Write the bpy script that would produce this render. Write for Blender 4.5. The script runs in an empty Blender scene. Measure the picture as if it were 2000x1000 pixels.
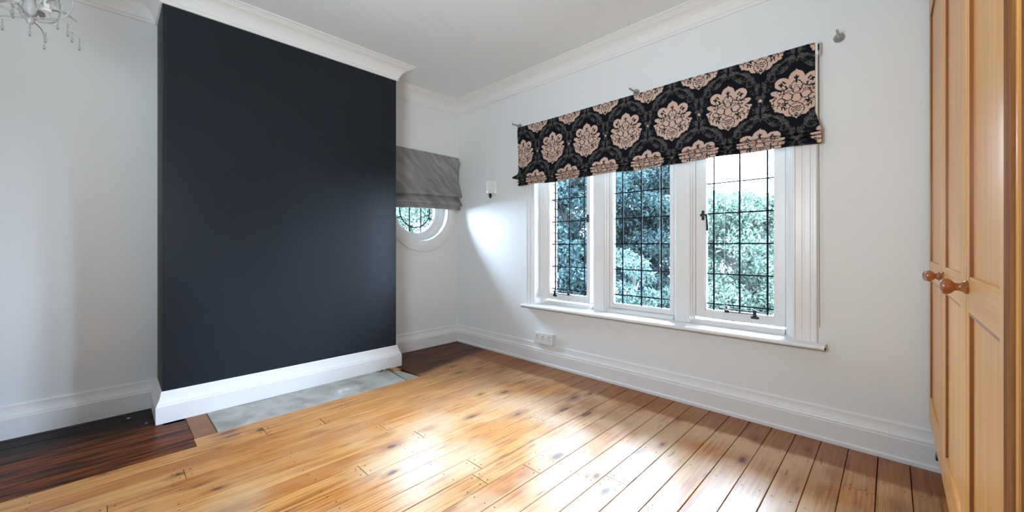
import bpy, bmesh, math, random
import numpy as np
from mathutils import Vector, Matrix, Euler

random.seed(7)
rng = np.random.default_rng(7)
S = bpy.context.scene
COL = S.collection
PI = math.pi

# ------------------------------------------------------------------ camera
cd = bpy.data.cameras.new('camera')
cam = bpy.data.objects.new('camera', cd); COL.objects.link(cam)
cd.sensor_fit = 'HORIZONTAL'; cd.sensor_width = 36.0
cd.lens = 36.0 * 765.0 / 2000.0
cd.clip_start = 0.02; cd.clip_end = 200
cam.location = (3.436, -2.685, 1.039)
cam.rotation_euler = (math.radians(90), 0, math.atan2(0.6963, 0.7178))
cd.shift_y = -19.5 / 2000.0
S.camera = cam

# ------------------------------------------------------------------ world, light, exposure
SKY = 74.0
w = bpy.data.worlds.new('world'); S.world = w; w.use_nodes = True
nt = w.node_tree; nt.nodes.clear()
wo = nt.nodes.new('ShaderNodeOutputWorld'); wb = nt.nodes.new('ShaderNodeBackground')
tc = nt.nodes.new('ShaderNodeTexCoord'); sx = nt.nodes.new('ShaderNodeSeparateXYZ')
rp = nt.nodes.new('ShaderNodeValToRGB')                     # overcast sky: three times brighter overhead than at the horizon
rp.color_ramp.elements[0].position = 0.0; rp.color_ramp.elements[0].color = (0.69, 0.86, 1.08, 1)
rp.color_ramp.elements[1].position = 1.0; rp.color_ramp.elements[1].color = (0.79, 0.98, 1.23, 1)
nt.links.new(tc.outputs['Generated'], sx.inputs[0]); nt.links.new(sx.outputs['Z'], rp.inputs[0])
nt.links.new(rp.outputs[0], wb.inputs[0]); wb.inputs[1].default_value = SKY
nt.links.new(wb.outputs[0], wo.inputs[0])

def portal(name, loc, rot, sx_, sy_):
    l = bpy.data.lights.new(name, 'AREA'); l.shape = 'RECTANGLE'; l.size = sx_; l.size_y = sy_
    l.cycles.is_portal = True
    o = bpy.data.objects.new(name, l); COL.objects.link(o); o.location = loc; o.rotation_euler = rot
portal('window_light', (2.08, 0.21, 1.27), (-PI/2, 0, 0), 1.95, 1.5)
portal('round_window_light', (-0.21, -0.45, 1.41), (0, -PI/2, 0), 0.6, 0.6)

# added fill light, unseen behind the camera, aimed up to bounce off the ceiling
fl_ = bpy.data.lights.new('added_bounce_fill', 'AREA'); fl_.shape = 'DISK'; fl_.size = 0.8; fl_.energy = 40.0; fl_.spread = math.radians(160); fl_.color = (0.84, 0.98, 1.07)
fo = bpy.data.objects.new('added_bounce_fill', fl_); COL.objects.link(fo); fo.location = (2.75, -3.2, 1.35)
fo.rotation_euler = (Vector((1.9, -1.1, 2.59)) - fo.location).to_track_quat('-Z', 'Y').to_euler()

S.view_settings.view_transform = 'Standard'; S.view_settings.look = 'None'
S.view_settings.gamma = 1.0; S.view_settings.use_curve_mapping = False
S.view_settings.exposure = 0.0
S.cycles.max_bounces = 14; S.cycles.diffuse_bounces = 8; S.cycles.glossy_bounces = 4
S.cycles.transparent_max_bounces = 24; S.cycles.caustics_reflective = True; S.cycles.caustics_refractive = False
S.cycles.use_denoising = True; S.cycles.sample_clamp_indirect = 6.0

# ------------------------------------------------------------------ materials
def mat(name, col=(0.8, 0.8, 0.8), rough=0.5, metal=0.0, noise=0.0, nscale=6.0, bump=0.0, bscale=60.0, spec=0.5):
    m = bpy.data.materials.new(name); m.use_nodes = True
    n = m.node_tree.nodes; L = m.node_tree.links; b = n['Principled BSDF']
    b.inputs['Base Color'].default_value = (*col, 1); b.inputs['Roughness'].default_value = rough
    b.inputs['Metallic'].default_value = metal; b.inputs['Specular IOR Level'].default_value = spec
    t = n.new('ShaderNodeTexCoord')
    if noise > 0:
        nz = n.new('ShaderNodeTexNoise'); nz.inputs['Scale'].default_value = nscale; nz.inputs['Detail'].default_value = 5
        L.new(t.outputs['Object'], nz.inputs['Vector'])
        r = n.new('ShaderNodeValToRGB')
        r.color_ramp.elements[0].position = 0.3; r.color_ramp.elements[1].position = 0.7
        r.color_ramp.elements[0].color = (*[c * (1 - noise) for c in col], 1)
        r.color_ramp.elements[1].color = (*[min(1, c * (1 + noise)) for c in col], 1)
        L.new(nz.outputs['Fac'], r.inputs[0]); L.new(r.outputs[0], b.inputs['Base Color'])
    if bump > 0:
        nb = n.new('ShaderNodeTexNoise'); nb.inputs['Scale'].default_value = bscale; nb.inputs['Detail'].default_value = 4
        L.new(t.outputs['Object'], nb.inputs['Vector'])
        bp = n.new('ShaderNodeBump'); bp.inputs['Strength'].default_value = bump; bp.inputs['Distance'].default_value = 0.01
        L.new(nb.outputs['Fac'], bp.inputs['Height']); L.new(bp.outputs[0], b.inputs['Normal'])
    return m

M = {}
M['wall'] = mat('wall_paint', (0.775, 0.80, 0.81), 0.65, noise=0.012, nscale=1.5)
M['ceiling'] = mat('ceiling_paint', (0.80, 0.83, 0.845), 0.8, noise=0.01, nscale=1.2)
M['trim'] = mat('white_gloss_paint', (0.80, 0.80, 0.80), 0.32, noise=0.012, nscale=4)
M['cornice'] = mat('plaster_white', (0.82, 0.82, 0.815), 0.7)
M['dark'] = mat('charcoal_paint', (0.020, 0.024, 0.031), 0.42, noise=0.10, nscale=1.8, spec=0.10)
M['frame'] = mat('window_white', (0.80, 0.80, 0.795), 0.35, noise=0.015, nscale=5)
M['iron'] = mat('black_iron', (0.035, 0.033, 0.035), 0.42, 0.6, noise=0.2, nscale=40)
M['lead'] = mat('lead_came', (0.006, 0.010, 0.015), 0.7, spec=0.1)
M['steel'] = mat('brushed_steel', (0.42, 0.40, 0.38), 0.3, 1.0)
M['plastic'] = mat('white_plastic', (0.78, 0.78, 0.77), 0.3)
M['black'] = mat('black_plastic', (0.008, 0.008, 0.008), 0.4)
M['cord'] = mat('white_cord', (0.85, 0.85, 0.85), 0.6)
M['lining'] = mat('lining_fabric', (0.72, 0.70, 0.67), 0.9)
M['velvet'] = mat('grey_velvet', (0.25, 0.245, 0.24), 0.85, noise=0.22, nscale=9, bump=0.1, bscale=30)
def nap():
    n = M['velvet'].node_tree.nodes; L = M['velvet'].node_tree.links; b = n['Principled BSDF']
    mp = n.new('ShaderNodeMapping'); mp.vector_type = 'TEXTURE'; mp.inputs['Rotation'].default_value = (math.radians(-42), 0, 0); mp.inputs['Scale'].default_value = (0.33, 0.30, 0.055)
    z = n.new('ShaderNodeTexNoise'); z.inputs['Scale'].default_value = 1.0; z.inputs['Detail'].default_value = 4
    L.new(n['Texture Coordinate'].outputs['Object'], mp.inputs[0]); L.new(mp.outputs[0], z.inputs['Vector'])
    r = n.new('ShaderNodeValToRGB'); r.color_ramp.elements[0].position = 0.36; r.color_ramp.elements[1].position = 0.66
    r.color_ramp.elements[0].color = (0.19, 0.185, 0.182, 1); r.color_ramp.elements[1].color = (0.33, 0.325, 0.32, 1)
    L.new(z.outputs['Fac'], r.inputs[0]); L.new(r.outputs[0], b.inputs['Base Color'])
nap()
M['velvet'].node_tree.nodes['Principled BSDF'].inputs['Sheen Weight'].default_value = 0.35
M['opal'] = mat('opal_glass', (0.80, 0.80, 0.80), 0.18)
M['brick'] = mat('red_brick', (0.08, 0.045, 0.042), 0.9, noise=0.2, nscale=30, bump=0.3)
M['mortar'] = mat('mortar', (0.11, 0.10, 0.095), 0.95)
M['stone'] = mat('outside_stone', (0.70, 0.68, 0.64), 0.85, noise=0.05)
M['bark'] = mat('bark', (0.016, 0.014, 0.013), 0.9, noise=0.3, nscale=15, bump=0.5)
M['bounce_gravel'] = mat('light_bounce_gravel', (0.60, 0.60, 0.59), 0.95, noise=0.2, nscale=30)
M['pewter'] = mat('chandelier_metal', (0.46, 0.46, 0.46), 0.5, 0.2)
M['subfloor'] = mat('under_floor', (0.012, 0.008, 0.006), 0.9)
M['nail'] = mat('nail_head', (0.02, 0.016, 0.014), 0.5, 0.3)

def glass_mat(name, tint=(0.97, 0.99, 1.0), rough=0.02):
    m = bpy.data.materials.new(name); m.use_nodes = True
    n = m.node_tree.nodes; L = m.node_tree.links; n.clear()
    o = n.new('ShaderNodeOutputMaterial'); mx = n.new('ShaderNodeMixShader')
    tr = n.new('ShaderNodeBsdfTransparent'); gl = n.new('ShaderNodeBsdfGlossy'); fr = n.new('ShaderNodeFresnel')
    tr.inputs[0].default_value = (*tint, 1); gl.inputs['Roughness'].default_value = rough; fr.inputs[0].default_value = 1.35
    L.new(fr.outputs[0], mx.inputs[0]); L.new(tr.outputs[0], mx.inputs[1]); L.new(gl.outputs[0], mx.inputs[2])
    L.new(mx.outputs[0], o.inputs[0]); return m
M['glass'] = glass_mat('window_glass')
M['crystal'] = glass_mat('crystal_drop', (0.90, 0.91, 0.92), 0.05)

def floor_mat():
    """varnished pine; a dark stained border is left where the carpet never lay"""
    m = bpy.data.materials.new('pine_floorboard'); m.use_nodes = True
    n = m.node_tree.nodes; L = m.node_tree.links; b = n['Principled BSDF']
    def N(t, **k):
        x = n.new(t)
        for a, v in k.items(): setattr(x, a, v)
        return x
    def math_(op, a, c=None, clamp=False):
        x = N('ShaderNodeMath', operation=op, use_clamp=clamp)
        for i, v in enumerate((a, c)):
            if v is None: continue
            if isinstance(v, (int, float)): x.inputs[i].default_value = v
            else: L.new(v, x.inputs[i])
        return x.outputs[0]
    def mapr(v, a, c, d=0.0, e=1.0):
        x = N('ShaderNodeMapRange', interpolation_type='SMOOTHSTEP')
        L.new(v, x.inputs[0])
        for i, q in enumerate((a, c, d, e)): x.inputs[i + 1].default_value = q
        return x.outputs[0]
    def mix(f, a, c, blend='MIX'):
        x = N('ShaderNodeMix', data_type='RGBA', blend_type=blend)
        if isinstance(f, (int, float)): x.inputs[0].default_value = f
        else: L.new(f, x.inputs[0])
        for i, v in ((6, a), (7, c)):
            if isinstance(v, tuple): x.inputs[i].default_value = (*v, 1)
            else: L.new(v, x.inputs[i])
        return x.outputs[2]
    tcn = N('ShaderNodeTexCoord'); oi = N('ShaderNodeObjectInfo')
    P = tcn.outputs['Object']
    sep = N('ShaderNodeSeparateXYZ'); L.new(P, sep.inputs[0])
    off = N('ShaderNodeVectorMath', operation='SCALE'); off.inputs[0].default_value = (37.0, 91.0, 53.0)
    L.new(oi.outputs['Random'], off.inputs[3])
    def coords(sx_, sy_):
        a = N('ShaderNodeVectorMath', operation='MULTIPLY'); a.inputs[1].default_value = (sx_, sy_, 1); L.new(P, a.inputs[0])
        c = N('ShaderNodeVectorMath', operation='ADD'); L.new(a.outputs[0], c.inputs[0]); L.new(off.outputs[0], c.inputs[1])
        return c.outputs[0]
    # long grain streaks
    g1 = N('ShaderNodeTexNoise'); g1.inputs['Scale'].default_value = 1.0; g1.inputs['Detail'].default_value = 6; g1.inputs['Roughness'].default_value = 0.62
    L.new(coords(75, 2.6), g1.inputs['Vector'])
    # cathedral rings
    wv = N('ShaderNodeTexWave', wave_type='BANDS', bands_direction='X'); wv.inputs['Scale'].default_value = 5.0
    wv.inputs['Distortion'].default_value = 9.0; wv.inputs['Detail'].default_value = 3; wv.inputs['Detail Scale'].default_value = 0.7
    L.new(coords(3.2, 0.55), wv.inputs['Vector'])
    # broad tone
    g2 = N('ShaderNodeTexNoise'); g2.inputs['Scale'].default_value = 1.0; g2.inputs['Detail'].default_value = 3
    L.new(coords(7, 1.4), g2.inputs['Vector'])
    # knots
    kv = N('ShaderNodeTexVoronoi', feature='F1'); kv.inputs['Scale'].default_value = 1.0; kv.inputs['Randomness'].default_value = 1.0
    kw = N('ShaderNodeTexNoise'); kw.inputs['Scale'].default_value = 14.0; kw.inputs['Detail'].default_value = 2; L.new(P, kw.inputs['Vector'])
    kadd = N('ShaderNodeVectorMath', operation='MULTIPLY_ADD'); kadd.inputs[1].default_value = (0.22, 0.22, 0.0)
    L.new(kw.outputs['Color'], kadd.inputs[0]); L.new(coords(9.5, 4.2), kadd.inputs[2]); L.new(kadd.outputs[0], kv.inputs['Vector'])
    ksz = math_('MULTIPLY', N('ShaderNodeSeparateXYZ').outputs[0], 1.0)
    sc = N('ShaderNodeSeparateColor'); L.new(kv.outputs['Color'], sc.inputs[0])
    has = math_('GREATER_THAN', sc.outputs[0], 0.28)
    rad = math_('MULTIPLY_ADD', sc.outputs[1], 0.15); n.active = None
    rad.node.inputs[2].default_value = 0.09
    dk = math_('DIVIDE', kv.outputs['Distance'], rad)
    knot = math_('MULTIPLY', mapr(dk, 0.45, 1.0, 1.0, 0.0), has)
    halo = math_('MULTIPLY', mapr(dk, 0.8, 2.4, 1.0, 0.0), has)
    # tiny dents and tack holes
    tv = N('ShaderNodeTexVoronoi', feature='F1'); tv.inputs['Scale'].default_value = 13.0; L.new(P, tv.inputs['Vector'])
    tsc = N('ShaderNodeSeparateColor'); L.new(tv.outputs['Color'], tsc.inputs[0])
    tack = math_('MULTIPLY', math_('LESS_THAN', tv.outputs['Distance'], 0.030), math_('GREATER_THAN', tsc.outputs[0], 0.72))
    # colours
    base = mix(mapr(oi.outputs['Random'], 0, 1), (0.42, 0.145, 0.028), (0.58, 0.265, 0.075))
    base = mix(mapr(g2.outputs['Fac'], 0.35, 0.7), base, (0.62, 0.30, 0.088))
    base = mix(math_('MULTIPLY', mapr(g1.outputs['Fac'], 0.44, 0.66), 0.85), base, (0.25, 0.072, 0.014))
    base = mix(math_('MULTIPLY', mapr(wv.outputs['Fac'], 0.55, 0.95), 0.30), base, (0.34, 0.12, 0.03))
    # worn, bleached strip in the middle of the room
    wn = N('ShaderNodeTexNoise'); wn.inputs['Scale'].default_value = 2.2; wn.inputs['Detail'].default_value = 4; L.new(P, wn.inputs['Vector'])
    wear = math_('MULTIPLY', mapr(sep.outputs['X'], 0.8, 2.0), mapr(wn.outputs['Fac'], 0.35, 0.62))
    base = mix(math_('MULTIPLY', wear, 0.72), base, (0.62, 0.45, 0.28))
    base = mix(math_('MULTIPLY', halo, 0.50), base, (0.235, 0.075, 0.020))
    base = mix(math_('MULTIPLY', knot, 0.80), base, (0.060, 0.030, 0.024))
    fv = N('ShaderNodeTexVoronoi', feature='F1'); fv.inputs['Scale'].default_value = 1.0; L.new(coords(34, 5.5), fv.inputs['Vector'])
    fsc = N('ShaderNodeSeparateColor'); L.new(fv.outputs['Color'], fsc.inputs[0])
    fleck = math_('MULTIPLY', mapr(fv.outputs['Distance'], 0.08, 0.30, 1, 0), math_('GREATER_THAN', fsc.outputs[0], 0.80))
    base = mix(math_('MULTIPLY', fleck, 0.55), base, (0.13, 0.045, 0.016))
    base = mix(math_('MULTIPLY', tack, 0.9), base, (0.02, 0.014, 0.01))
    # the old stain border, ragged: left of the breast and in the alcove
    sn = N('ShaderNodeTexNoise'); sn.inputs['Scale'].default_value = 5.0; sn.inputs['Detail'].default_value = 5; L.new(P, sn.inputs['Vector'])
    jit = math_('MULTIPLY', math_('SUBTRACT', sn.outputs['Fac'], 0.5), 0.10)
    xj = math_('ADD', sep.outputs['X'], jit); yj = math_('ADD', sep.outputs['Y'], jit)
    left = math_('MULTIPLY', mapr(sep.outputs['X'], 0.842, 0.849, 1, 0), mapr(sep.outputs['Y'], -2.3645, -2.3625, 1, 0))
    alc = math_('MULTIPLY', mapr(math_('ADD', xj, math_('MULTIPLY', sep.outputs['Y'], 0.22)), 0.44, 0.56, 1, 0), mapr(sep.outputs['Y'], -0.985, -0.96, 0, 1))
    sv = N('ShaderNodeTexNoise'); sv.inputs['Scale'].default_value = 1.0; sv.inputs['Detail'].default_value = 6; L.new(coords(40, 3.0), sv.inputs['Vector'])
    dark = mix(mapr(sv.outputs['Fac'], 0.35, 0.68), (0.022, 0.004, 0.0014), (0.20, 0.052, 0.011))
    dark = mix(mapr(sep.outputs['X'], 0.18, 0.52), (0.009, 0.0035, 0.003), dark)
    dark2 = mix(mapr(sv.outputs['Fac'], 0.35, 0.68), (0.045, 0.013, 0.005), (0.15, 0.045, 0.014))
    win = math_('MULTIPLY', mapr(yj, -0.325, -0.275, 0, 1), 0.75)  # strip along the window wall: its shade is put into the board colour
    shade_band = mix(mapr(g1.outputs['Fac'], 0.35, 0.7), (0.28, 0.082, 0.026), (0.17, 0.047, 0.015))
    base = mix(win, base, shade_band)
    base = mix(left, base, dark)
    base = mix(alc, base, dark2)
    L.new(base, b.inputs['Base Color'])
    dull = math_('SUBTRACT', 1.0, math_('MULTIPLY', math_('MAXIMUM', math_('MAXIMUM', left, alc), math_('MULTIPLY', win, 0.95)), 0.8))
    L.new(math_('MULTIPLY', dull, 0.34), b.inputs['Specular IOR Level']); L.new(math_('MULTIPLY', dull, 0.14), b.inputs['Coat Weight'])
    ro = math_('MULTIPLY_ADD', wn.outputs['Fac'], 0.16); ro.node.inputs[2].default_value = 0.27
    L.new(ro, b.inputs['Roughness'])
    b.inputs['Coat Roughness'].default_value = 0.22
    bp = N('ShaderNodeBump'); bp.inputs['Strength'].default_value = 0.16; bp.inputs['Distance'].default_value = 0.004
    L.new(g1.outputs['Fac'], bp.inputs['Height']); L.new(bp.outputs[0], b.inputs['Normal'])
    return m

def wood_mat(name, c1, c2, rough=0.3, vertical=True, coat=0.3, sx_=60, sy_=2.0):
    m = bpy.data.materials.new(name); m.use_nodes = True
    n = m.node_tree.nodes; L = m.node_tree.links; b = n['Principled BSDF']
    t = n.new('ShaderNodeTexCoord'); mp = n.new('ShaderNodeMapping')
    mp.inputs['Scale'].default_value = (sx_, sx_, sy_) if vertical else (sx_, sy_, sx_)
    oi = n.new('ShaderNodeObjectInfo'); L.new(oi.outputs['Random'], mp.inputs['Location'])
    nz = n.new('ShaderNodeTexNoise'); nz.inputs['Scale'].default_value = 1.0; nz.inputs['Detail'].default_value = 6; nz.inputs['Roughness'].default_value = 0.6
    nz.inputs['Distortion'].default_value = 0.4
    L.new(t.outputs['Object'], mp.inputs[0]); L.new(mp.outputs[0], nz.inputs['Vector'])
    r = n.new('ShaderNodeValToRGB'); r.color_ramp.elements[0].position = 0.3; r.color_ramp.elements[1].position = 0.72
    r.color_ramp.elements[0].color = (*c1, 1); r.color_ramp.elements[1].color = (*c2, 1)
    L.new(nz.outputs['Fac'], r.inputs[0]); L.new(r.outputs[0], b.inputs['Base Color'])
    b.inputs['Roughness'].default_value = rough; b.inputs['Specular IOR Level'].default_value = 0.3; b.inputs['Coat Weight'].default_value = coat; b.inputs['Coat Roughness'].default_value = 0.15
    return m
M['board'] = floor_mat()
M['margin'] = wood_mat('margin_board', (0.15, 0.055, 0.020), (0.33, 0.145, 0.055), 0.45, coat=0.0, sx_=4, sy_=4)
M['pine'] = wood_mat('honey_pine', (0.60, 0.285, 0.085), (0.78, 0.43, 0.145), 0.36, coat=0.05)
M['pine_rail'] = wood_mat('honey_pine_rail', (0.58, 0.275, 0.08), (0.78, 0.44, 0.15), 0.36, vertical=False, coat=0.05)
M['pine_dark'] = wood_mat('dark_moulding', (0.20, 0.062, 0.015), (0.30, 0.105, 0.028), 0.35)
M['brown_wood'] = wood_mat('dark_brown_wood', (0.17, 0.062, 0.018), (0.33, 0.14, 0.045), 0.7, sx_=40, sy_=3.5, coat=0.0)
M['brown_wood'].node_tree.nodes['Principled BSDF'].inputs['Specular IOR Level'].default_value = 0.04
M['knob'] = wood_mat('turned_knob', (0.22, 0.06, 0.012), (0.36, 0.12, 0.03), 0.18, coat=0.8, sx_=30, sy_=30)

def hearth_mat():
    m = mat('hearth_cement', (0.30, 0.30, 0.29), 0.62)
    n = m.node_tree.nodes; L = m.node_tree.links; b = n['Principled BSDF']
    t = n['Texture Coordinate']
    a = n.new('ShaderNodeTexNoise'); a.inputs['Scale'].default_value = 7; a.inputs['Detail'].default_value = 7; a.inputs['Distortion'].default_value = 0.35
    L.new(t.outputs['Object'], a.inputs['Vector'])
    r = n.new('ShaderNodeValToRGB'); e = r.color_ramp.elements
    e[0].position = 0.30; e[0].color = (0.27, 0.25, 0.21, 1); e[1].position = 0.55; e[1].color = (0.42, 0.40, 0.36, 1)
    x = e.new(0.66); x.color = (0.48, 0.465, 0.43, 1); x = e.new(0.69); x.color = (0.74, 0.75, 0.74, 1)
    L.new(a.outputs['Fac'], r.inputs[0]); L.new(r.outputs[0], b.inputs['Base Color'])
    bp = n.new('ShaderNodeBump'); bp.inputs['Strength'].default_value = 0.25; bp.inputs['Distance'].default_value = 0.004
    L.new(a.outputs['Fac'], bp.inputs['Height']); L.new(bp.outputs[0], b.inputs['Normal'])
    return m
M['hearth'] = hearth_mat()

def leaf_mat(name, c1, c2, trans=0.35):
    m = bpy.data.materials.new(name); m.use_nodes = True
    n = m.node_tree.nodes; L = m.node_tree.links; n.clear()
    o = n.new('ShaderNodeOutputMaterial'); mx = n.new('ShaderNodeMixShader'); d = n.new('ShaderNodeBsdfDiffuse'); t = n.new('ShaderNodeBsdfTranslucent')
    at = n.new('ShaderNodeAttribute'); at.attribute_name = 'tone'
    r = n.new('ShaderNodeMix'); r.data_type = 'RGBA'; r.inputs[6].default_value = (*c1, 1); r.inputs[7].default_value = (*c2, 1)
    L.new(at.outputs['Fac'], r.inputs[0]); L.new(r.outputs[2], d.inputs[0]); L.new(r.outputs[2], t.inputs[0])
    mx.inputs[0].default_value = trans
    L.new(d.outputs[0], mx.inputs[1]); L.new(t.outputs[0], mx.inputs[2]); L.new(mx.outputs[0], o.inputs[0]); return m

# ------------------------------------------------------------------ helpers
def link(name, me, m, parent=None, loc=(0, 0, 0)):
    o = bpy.data.objects.new(name, me); COL.objects.link(o); o.location = loc
    if m is not None: me.materials.append(M[m] if isinstance(m, str) else m)
    if parent is not None: o.parent = parent
    return o
def obj(name, bm, m, parent=None, loc=(0, 0, 0), smooth=False, recalc=True):
    if recalc: bmesh.ops.recalc_face_normals(bm, faces=bm.faces)
    me = bpy.data.meshes.new(name); bm.to_mesh(me); bm.free()
    if smooth:
        for p in me.polygons: p.use_smooth = True
        try: me.set_sharp_from_angle(angle=math.radians(40))
        except Exception: pass
    return link(name, me, m, parent, loc)
def empty(name, label, cat, loc=(0, 0, 0), group=None):
    o = bpy.data.objects.new(name, None); COL.objects.link(o); o.location = loc; o.empty_display_size = 0.05
    o['label'] = label; o['category'] = cat
    if group: o['group'] = group
    return o
def tag(o, label, cat, group=None):
    o['label'] = label; o['category'] = cat
    if group: o['group'] = group
    return o
def struct(o, label=None):
    o['kind'] = 'structure'
    if label: o['label'] = label
    return o
def box(bm, x0, x1, y0, y1, z0, z1, bev=0.0):
    vs = [bm.verts.new(p) for p in ((x0, y0, z0), (x1, y0, z0), (x1, y1, z0), (x0, y1, z0), (x0, y0, z1), (x1, y0, z1), (x1, y1, z1), (x0, y1, z1))]
    fs = [bm.faces.new([vs[i] for i in f]) for f in ((3, 2, 1, 0), (4, 5, 6, 7), (0, 1, 5, 4), (1, 2, 6, 5), (2, 3, 7, 6), (3, 0, 4, 7))]
    if bev > 0:
        es = {e for f in fs for e in f.edges}
        bmesh.ops.bevel(bm, geom=list(es), offset=bev, segments=1, affect='EDGES')
def prism(bm, pts, axis, a, b):
    """closed polygon pts (u,v) extruded along an axis from a to b"""
    def P(u, v, t): return {'x': (t, u, v), 'y': (u, t, v), 'z': (u, v, t)}[axis]
    A = [bm.verts.new(P(u, v, a)) for u, v in pts]; B = [bm.verts.new(P(u, v, b)) for u, v in pts]
    n = len(pts)
    for i in range(n): bm.faces.new((A[i], A[(i + 1) % n], B[(i + 1) % n], B[i]))
    bm.faces.new(A[::-1]); bm.faces.new(B)
def tube(bm, pts, r, n=8, cap=True):
    pts = [Vector(p) for p in pts]; rings = []
    rr = r if hasattr(r, '__len__') else [r] * len(pts)
    ref = Vector((0.31, 0.17, 0.94))
    for i, p in enumerate(pts):
        d = (pts[min(i + 1, len(pts) - 1)] - pts[max(i - 1, 0)]).normalized()
        u = d.cross(ref)
        if u.length < 1e-3: u = d.cross(Vector((1, 0, 0)))
        u.normalize(); v = d.cross(u)
        rings.append([bm.verts.new(p + (u * math.cos(2 * PI * k / n) + v * math.sin(2 * PI * k / n)) * rr[i]) for k in range(n)])
    for a, b in zip(rings, rings[1:]):
        for k in range(n): bm.faces.new((a[k], a[(k + 1) % n], b[(k + 1) % n], b[k]))
    if cap: bm.faces.new(rings[0][::-1]); bm.faces.new(rings[-1])
def lathe(bm, prof, axis='z', c=(0, 0, 0), n=20, a0=0.0, a1=2 * PI, cap=True):
    """prof: (radius, height) along the axis"""
    full = abs(a1 - a0 - 2 * PI) < 1e-6; m = n if full else n + 1; rings = []
    for r, h in prof:
        ring = []
        for k in range(m):
            a = a0 + (a1 - a0) * k / n; x, y = r * math.cos(a), r * math.sin(a)
            p = {'z': (x, y, h), 'y': (x, h, y), 'x': (h, x, y)}[axis]
            ring.append(bm.verts.new((p[0] + c[0], p[1] + c[1], p[2] + c[2])))
        rings.append(ring)
    for a, b in zip(rings, rings[1:]):
        for k in range(m if full else n): bm.faces.new((a[k], a[(k + 1) % m], b[(k + 1) % m], b[k]))
    if full and cap:
        for ring, p in ((rings[0], prof[0]), (rings[-1], prof[-1])):
            if p[0] > 1e-5: bm.faces.new(ring)
    bmesh.ops.remove_doubles(bm, verts=bm.verts, dist=1e-6)
def mitred(path, prof, i0, i1):
    """sweep prof (offset to the left of the path, z) along path segments i0..i1, mitred with the neighbours"""
    bm = bmesh.new(); P = [Vector((*p, 0)) for p in path]; rings = []
    def left(a, b): d = (b - a).normalized(); return Vector((-d.y, d.x, 0))
    for i in range(i0, i1 + 1):
        ns = []
        if i > 0: ns.append(left(P[i - 1], P[i]))
        if i < len(P) - 1: ns.append(left(P[i], P[i + 1]))
        m = ns[0] if len(ns) == 1 else (ns[0] + ns[1]) / (1 + ns[0].dot(ns[1]))
        rings.append([bm.verts.new(P[i] + m * o + Vector((0, 0, z))) for o, z in prof])
    k = len(prof)
    for a, b in zip(rings, rings[1:]):
        for j in range(k - 1): bm.faces.new((a[j], a[j + 1], b[j + 1], b[j]))
        bm.faces.new((a[k - 1], a[0], b[0], b[k - 1]))
    bm.faces.new(rings[0]); bm.faces.new(rings[-1])
    return bm

# ------------------------------------------------------------------ room shell
H = 2.59; XR = 4.20; YB = -4.60; WT = 0.20
BX, BY0, BY1 = 0.347, -2.462, -0.942          # chimney breast face and its two sides
WX0, WX1, WZ0, WZ1 = 1.125, 3.045, 0.485, 2.06  # opening of the long window
RC = (-0.455, 1.41); RR = 0.325                # round window

def wall_with_rect(x0, x1, z0, z1, hx0, hx1, hz0, hz1, ya, yb):
    bm = bmesh.new(); xs = (x0, hx0, hx1, x1); zs = (z0, hz0, hz1, z1)
    for i in range(3):
        for j in range(3):
            if i == 1 and j == 1: continue
            for y in (ya, yb):
                bm.faces.new([bm.verts.new(p) for p in ((xs[i], y, zs[j]), (xs[i + 1], y, zs[j]), (xs[i + 1], y, zs[j + 1]), (xs[i], y, zs[j + 1]))])
    def quad(a, b, c, d): bm.faces.new([bm.verts.new(p) for p in (a, b, c, d)])
    for (a, b) in (((hx0, hz0), (hx1, hz0)), ((hx1, hz0), (hx1, hz1)), ((hx1, hz1), (hx0, hz1)), ((hx0, hz1), (hx0, hz0)),
                   ((x0, z0), (x1, z0)), ((x1, z0), (x1, z1)), ((x1, z1), (x0, z1)), ((x0, z1), (x0, z0))):
        quad((a[0], ya, a[1]), (b[0], ya, b[1]), (b[0], yb, b[1]), (a[0], yb, a[1]))
    bmesh.ops.remove_doubles(bm, verts=bm.verts, dist=1e-5)
    return bm
wall_window = struct(obj('wall_window', wall_with_rect(-WT, XR + WT, -0.05, H + 0.1, WX0, WX1, WZ0, WZ1, 0.0, WT), 'wall'), 'white painted wall with the long three-light window')
bm = bmesh.new(); box(bm, -WT, XR + WT, YB - WT, YB, -0.05, H + 0.1); struct(obj('wall_rear', bm, 'wall'))   # behind the camera
bm = bmesh.new(); box(bm, XR, XR + WT, YB, 0, -0.05, H + 0.1); struct(obj('wall_right', bm, 'wall'))

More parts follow.
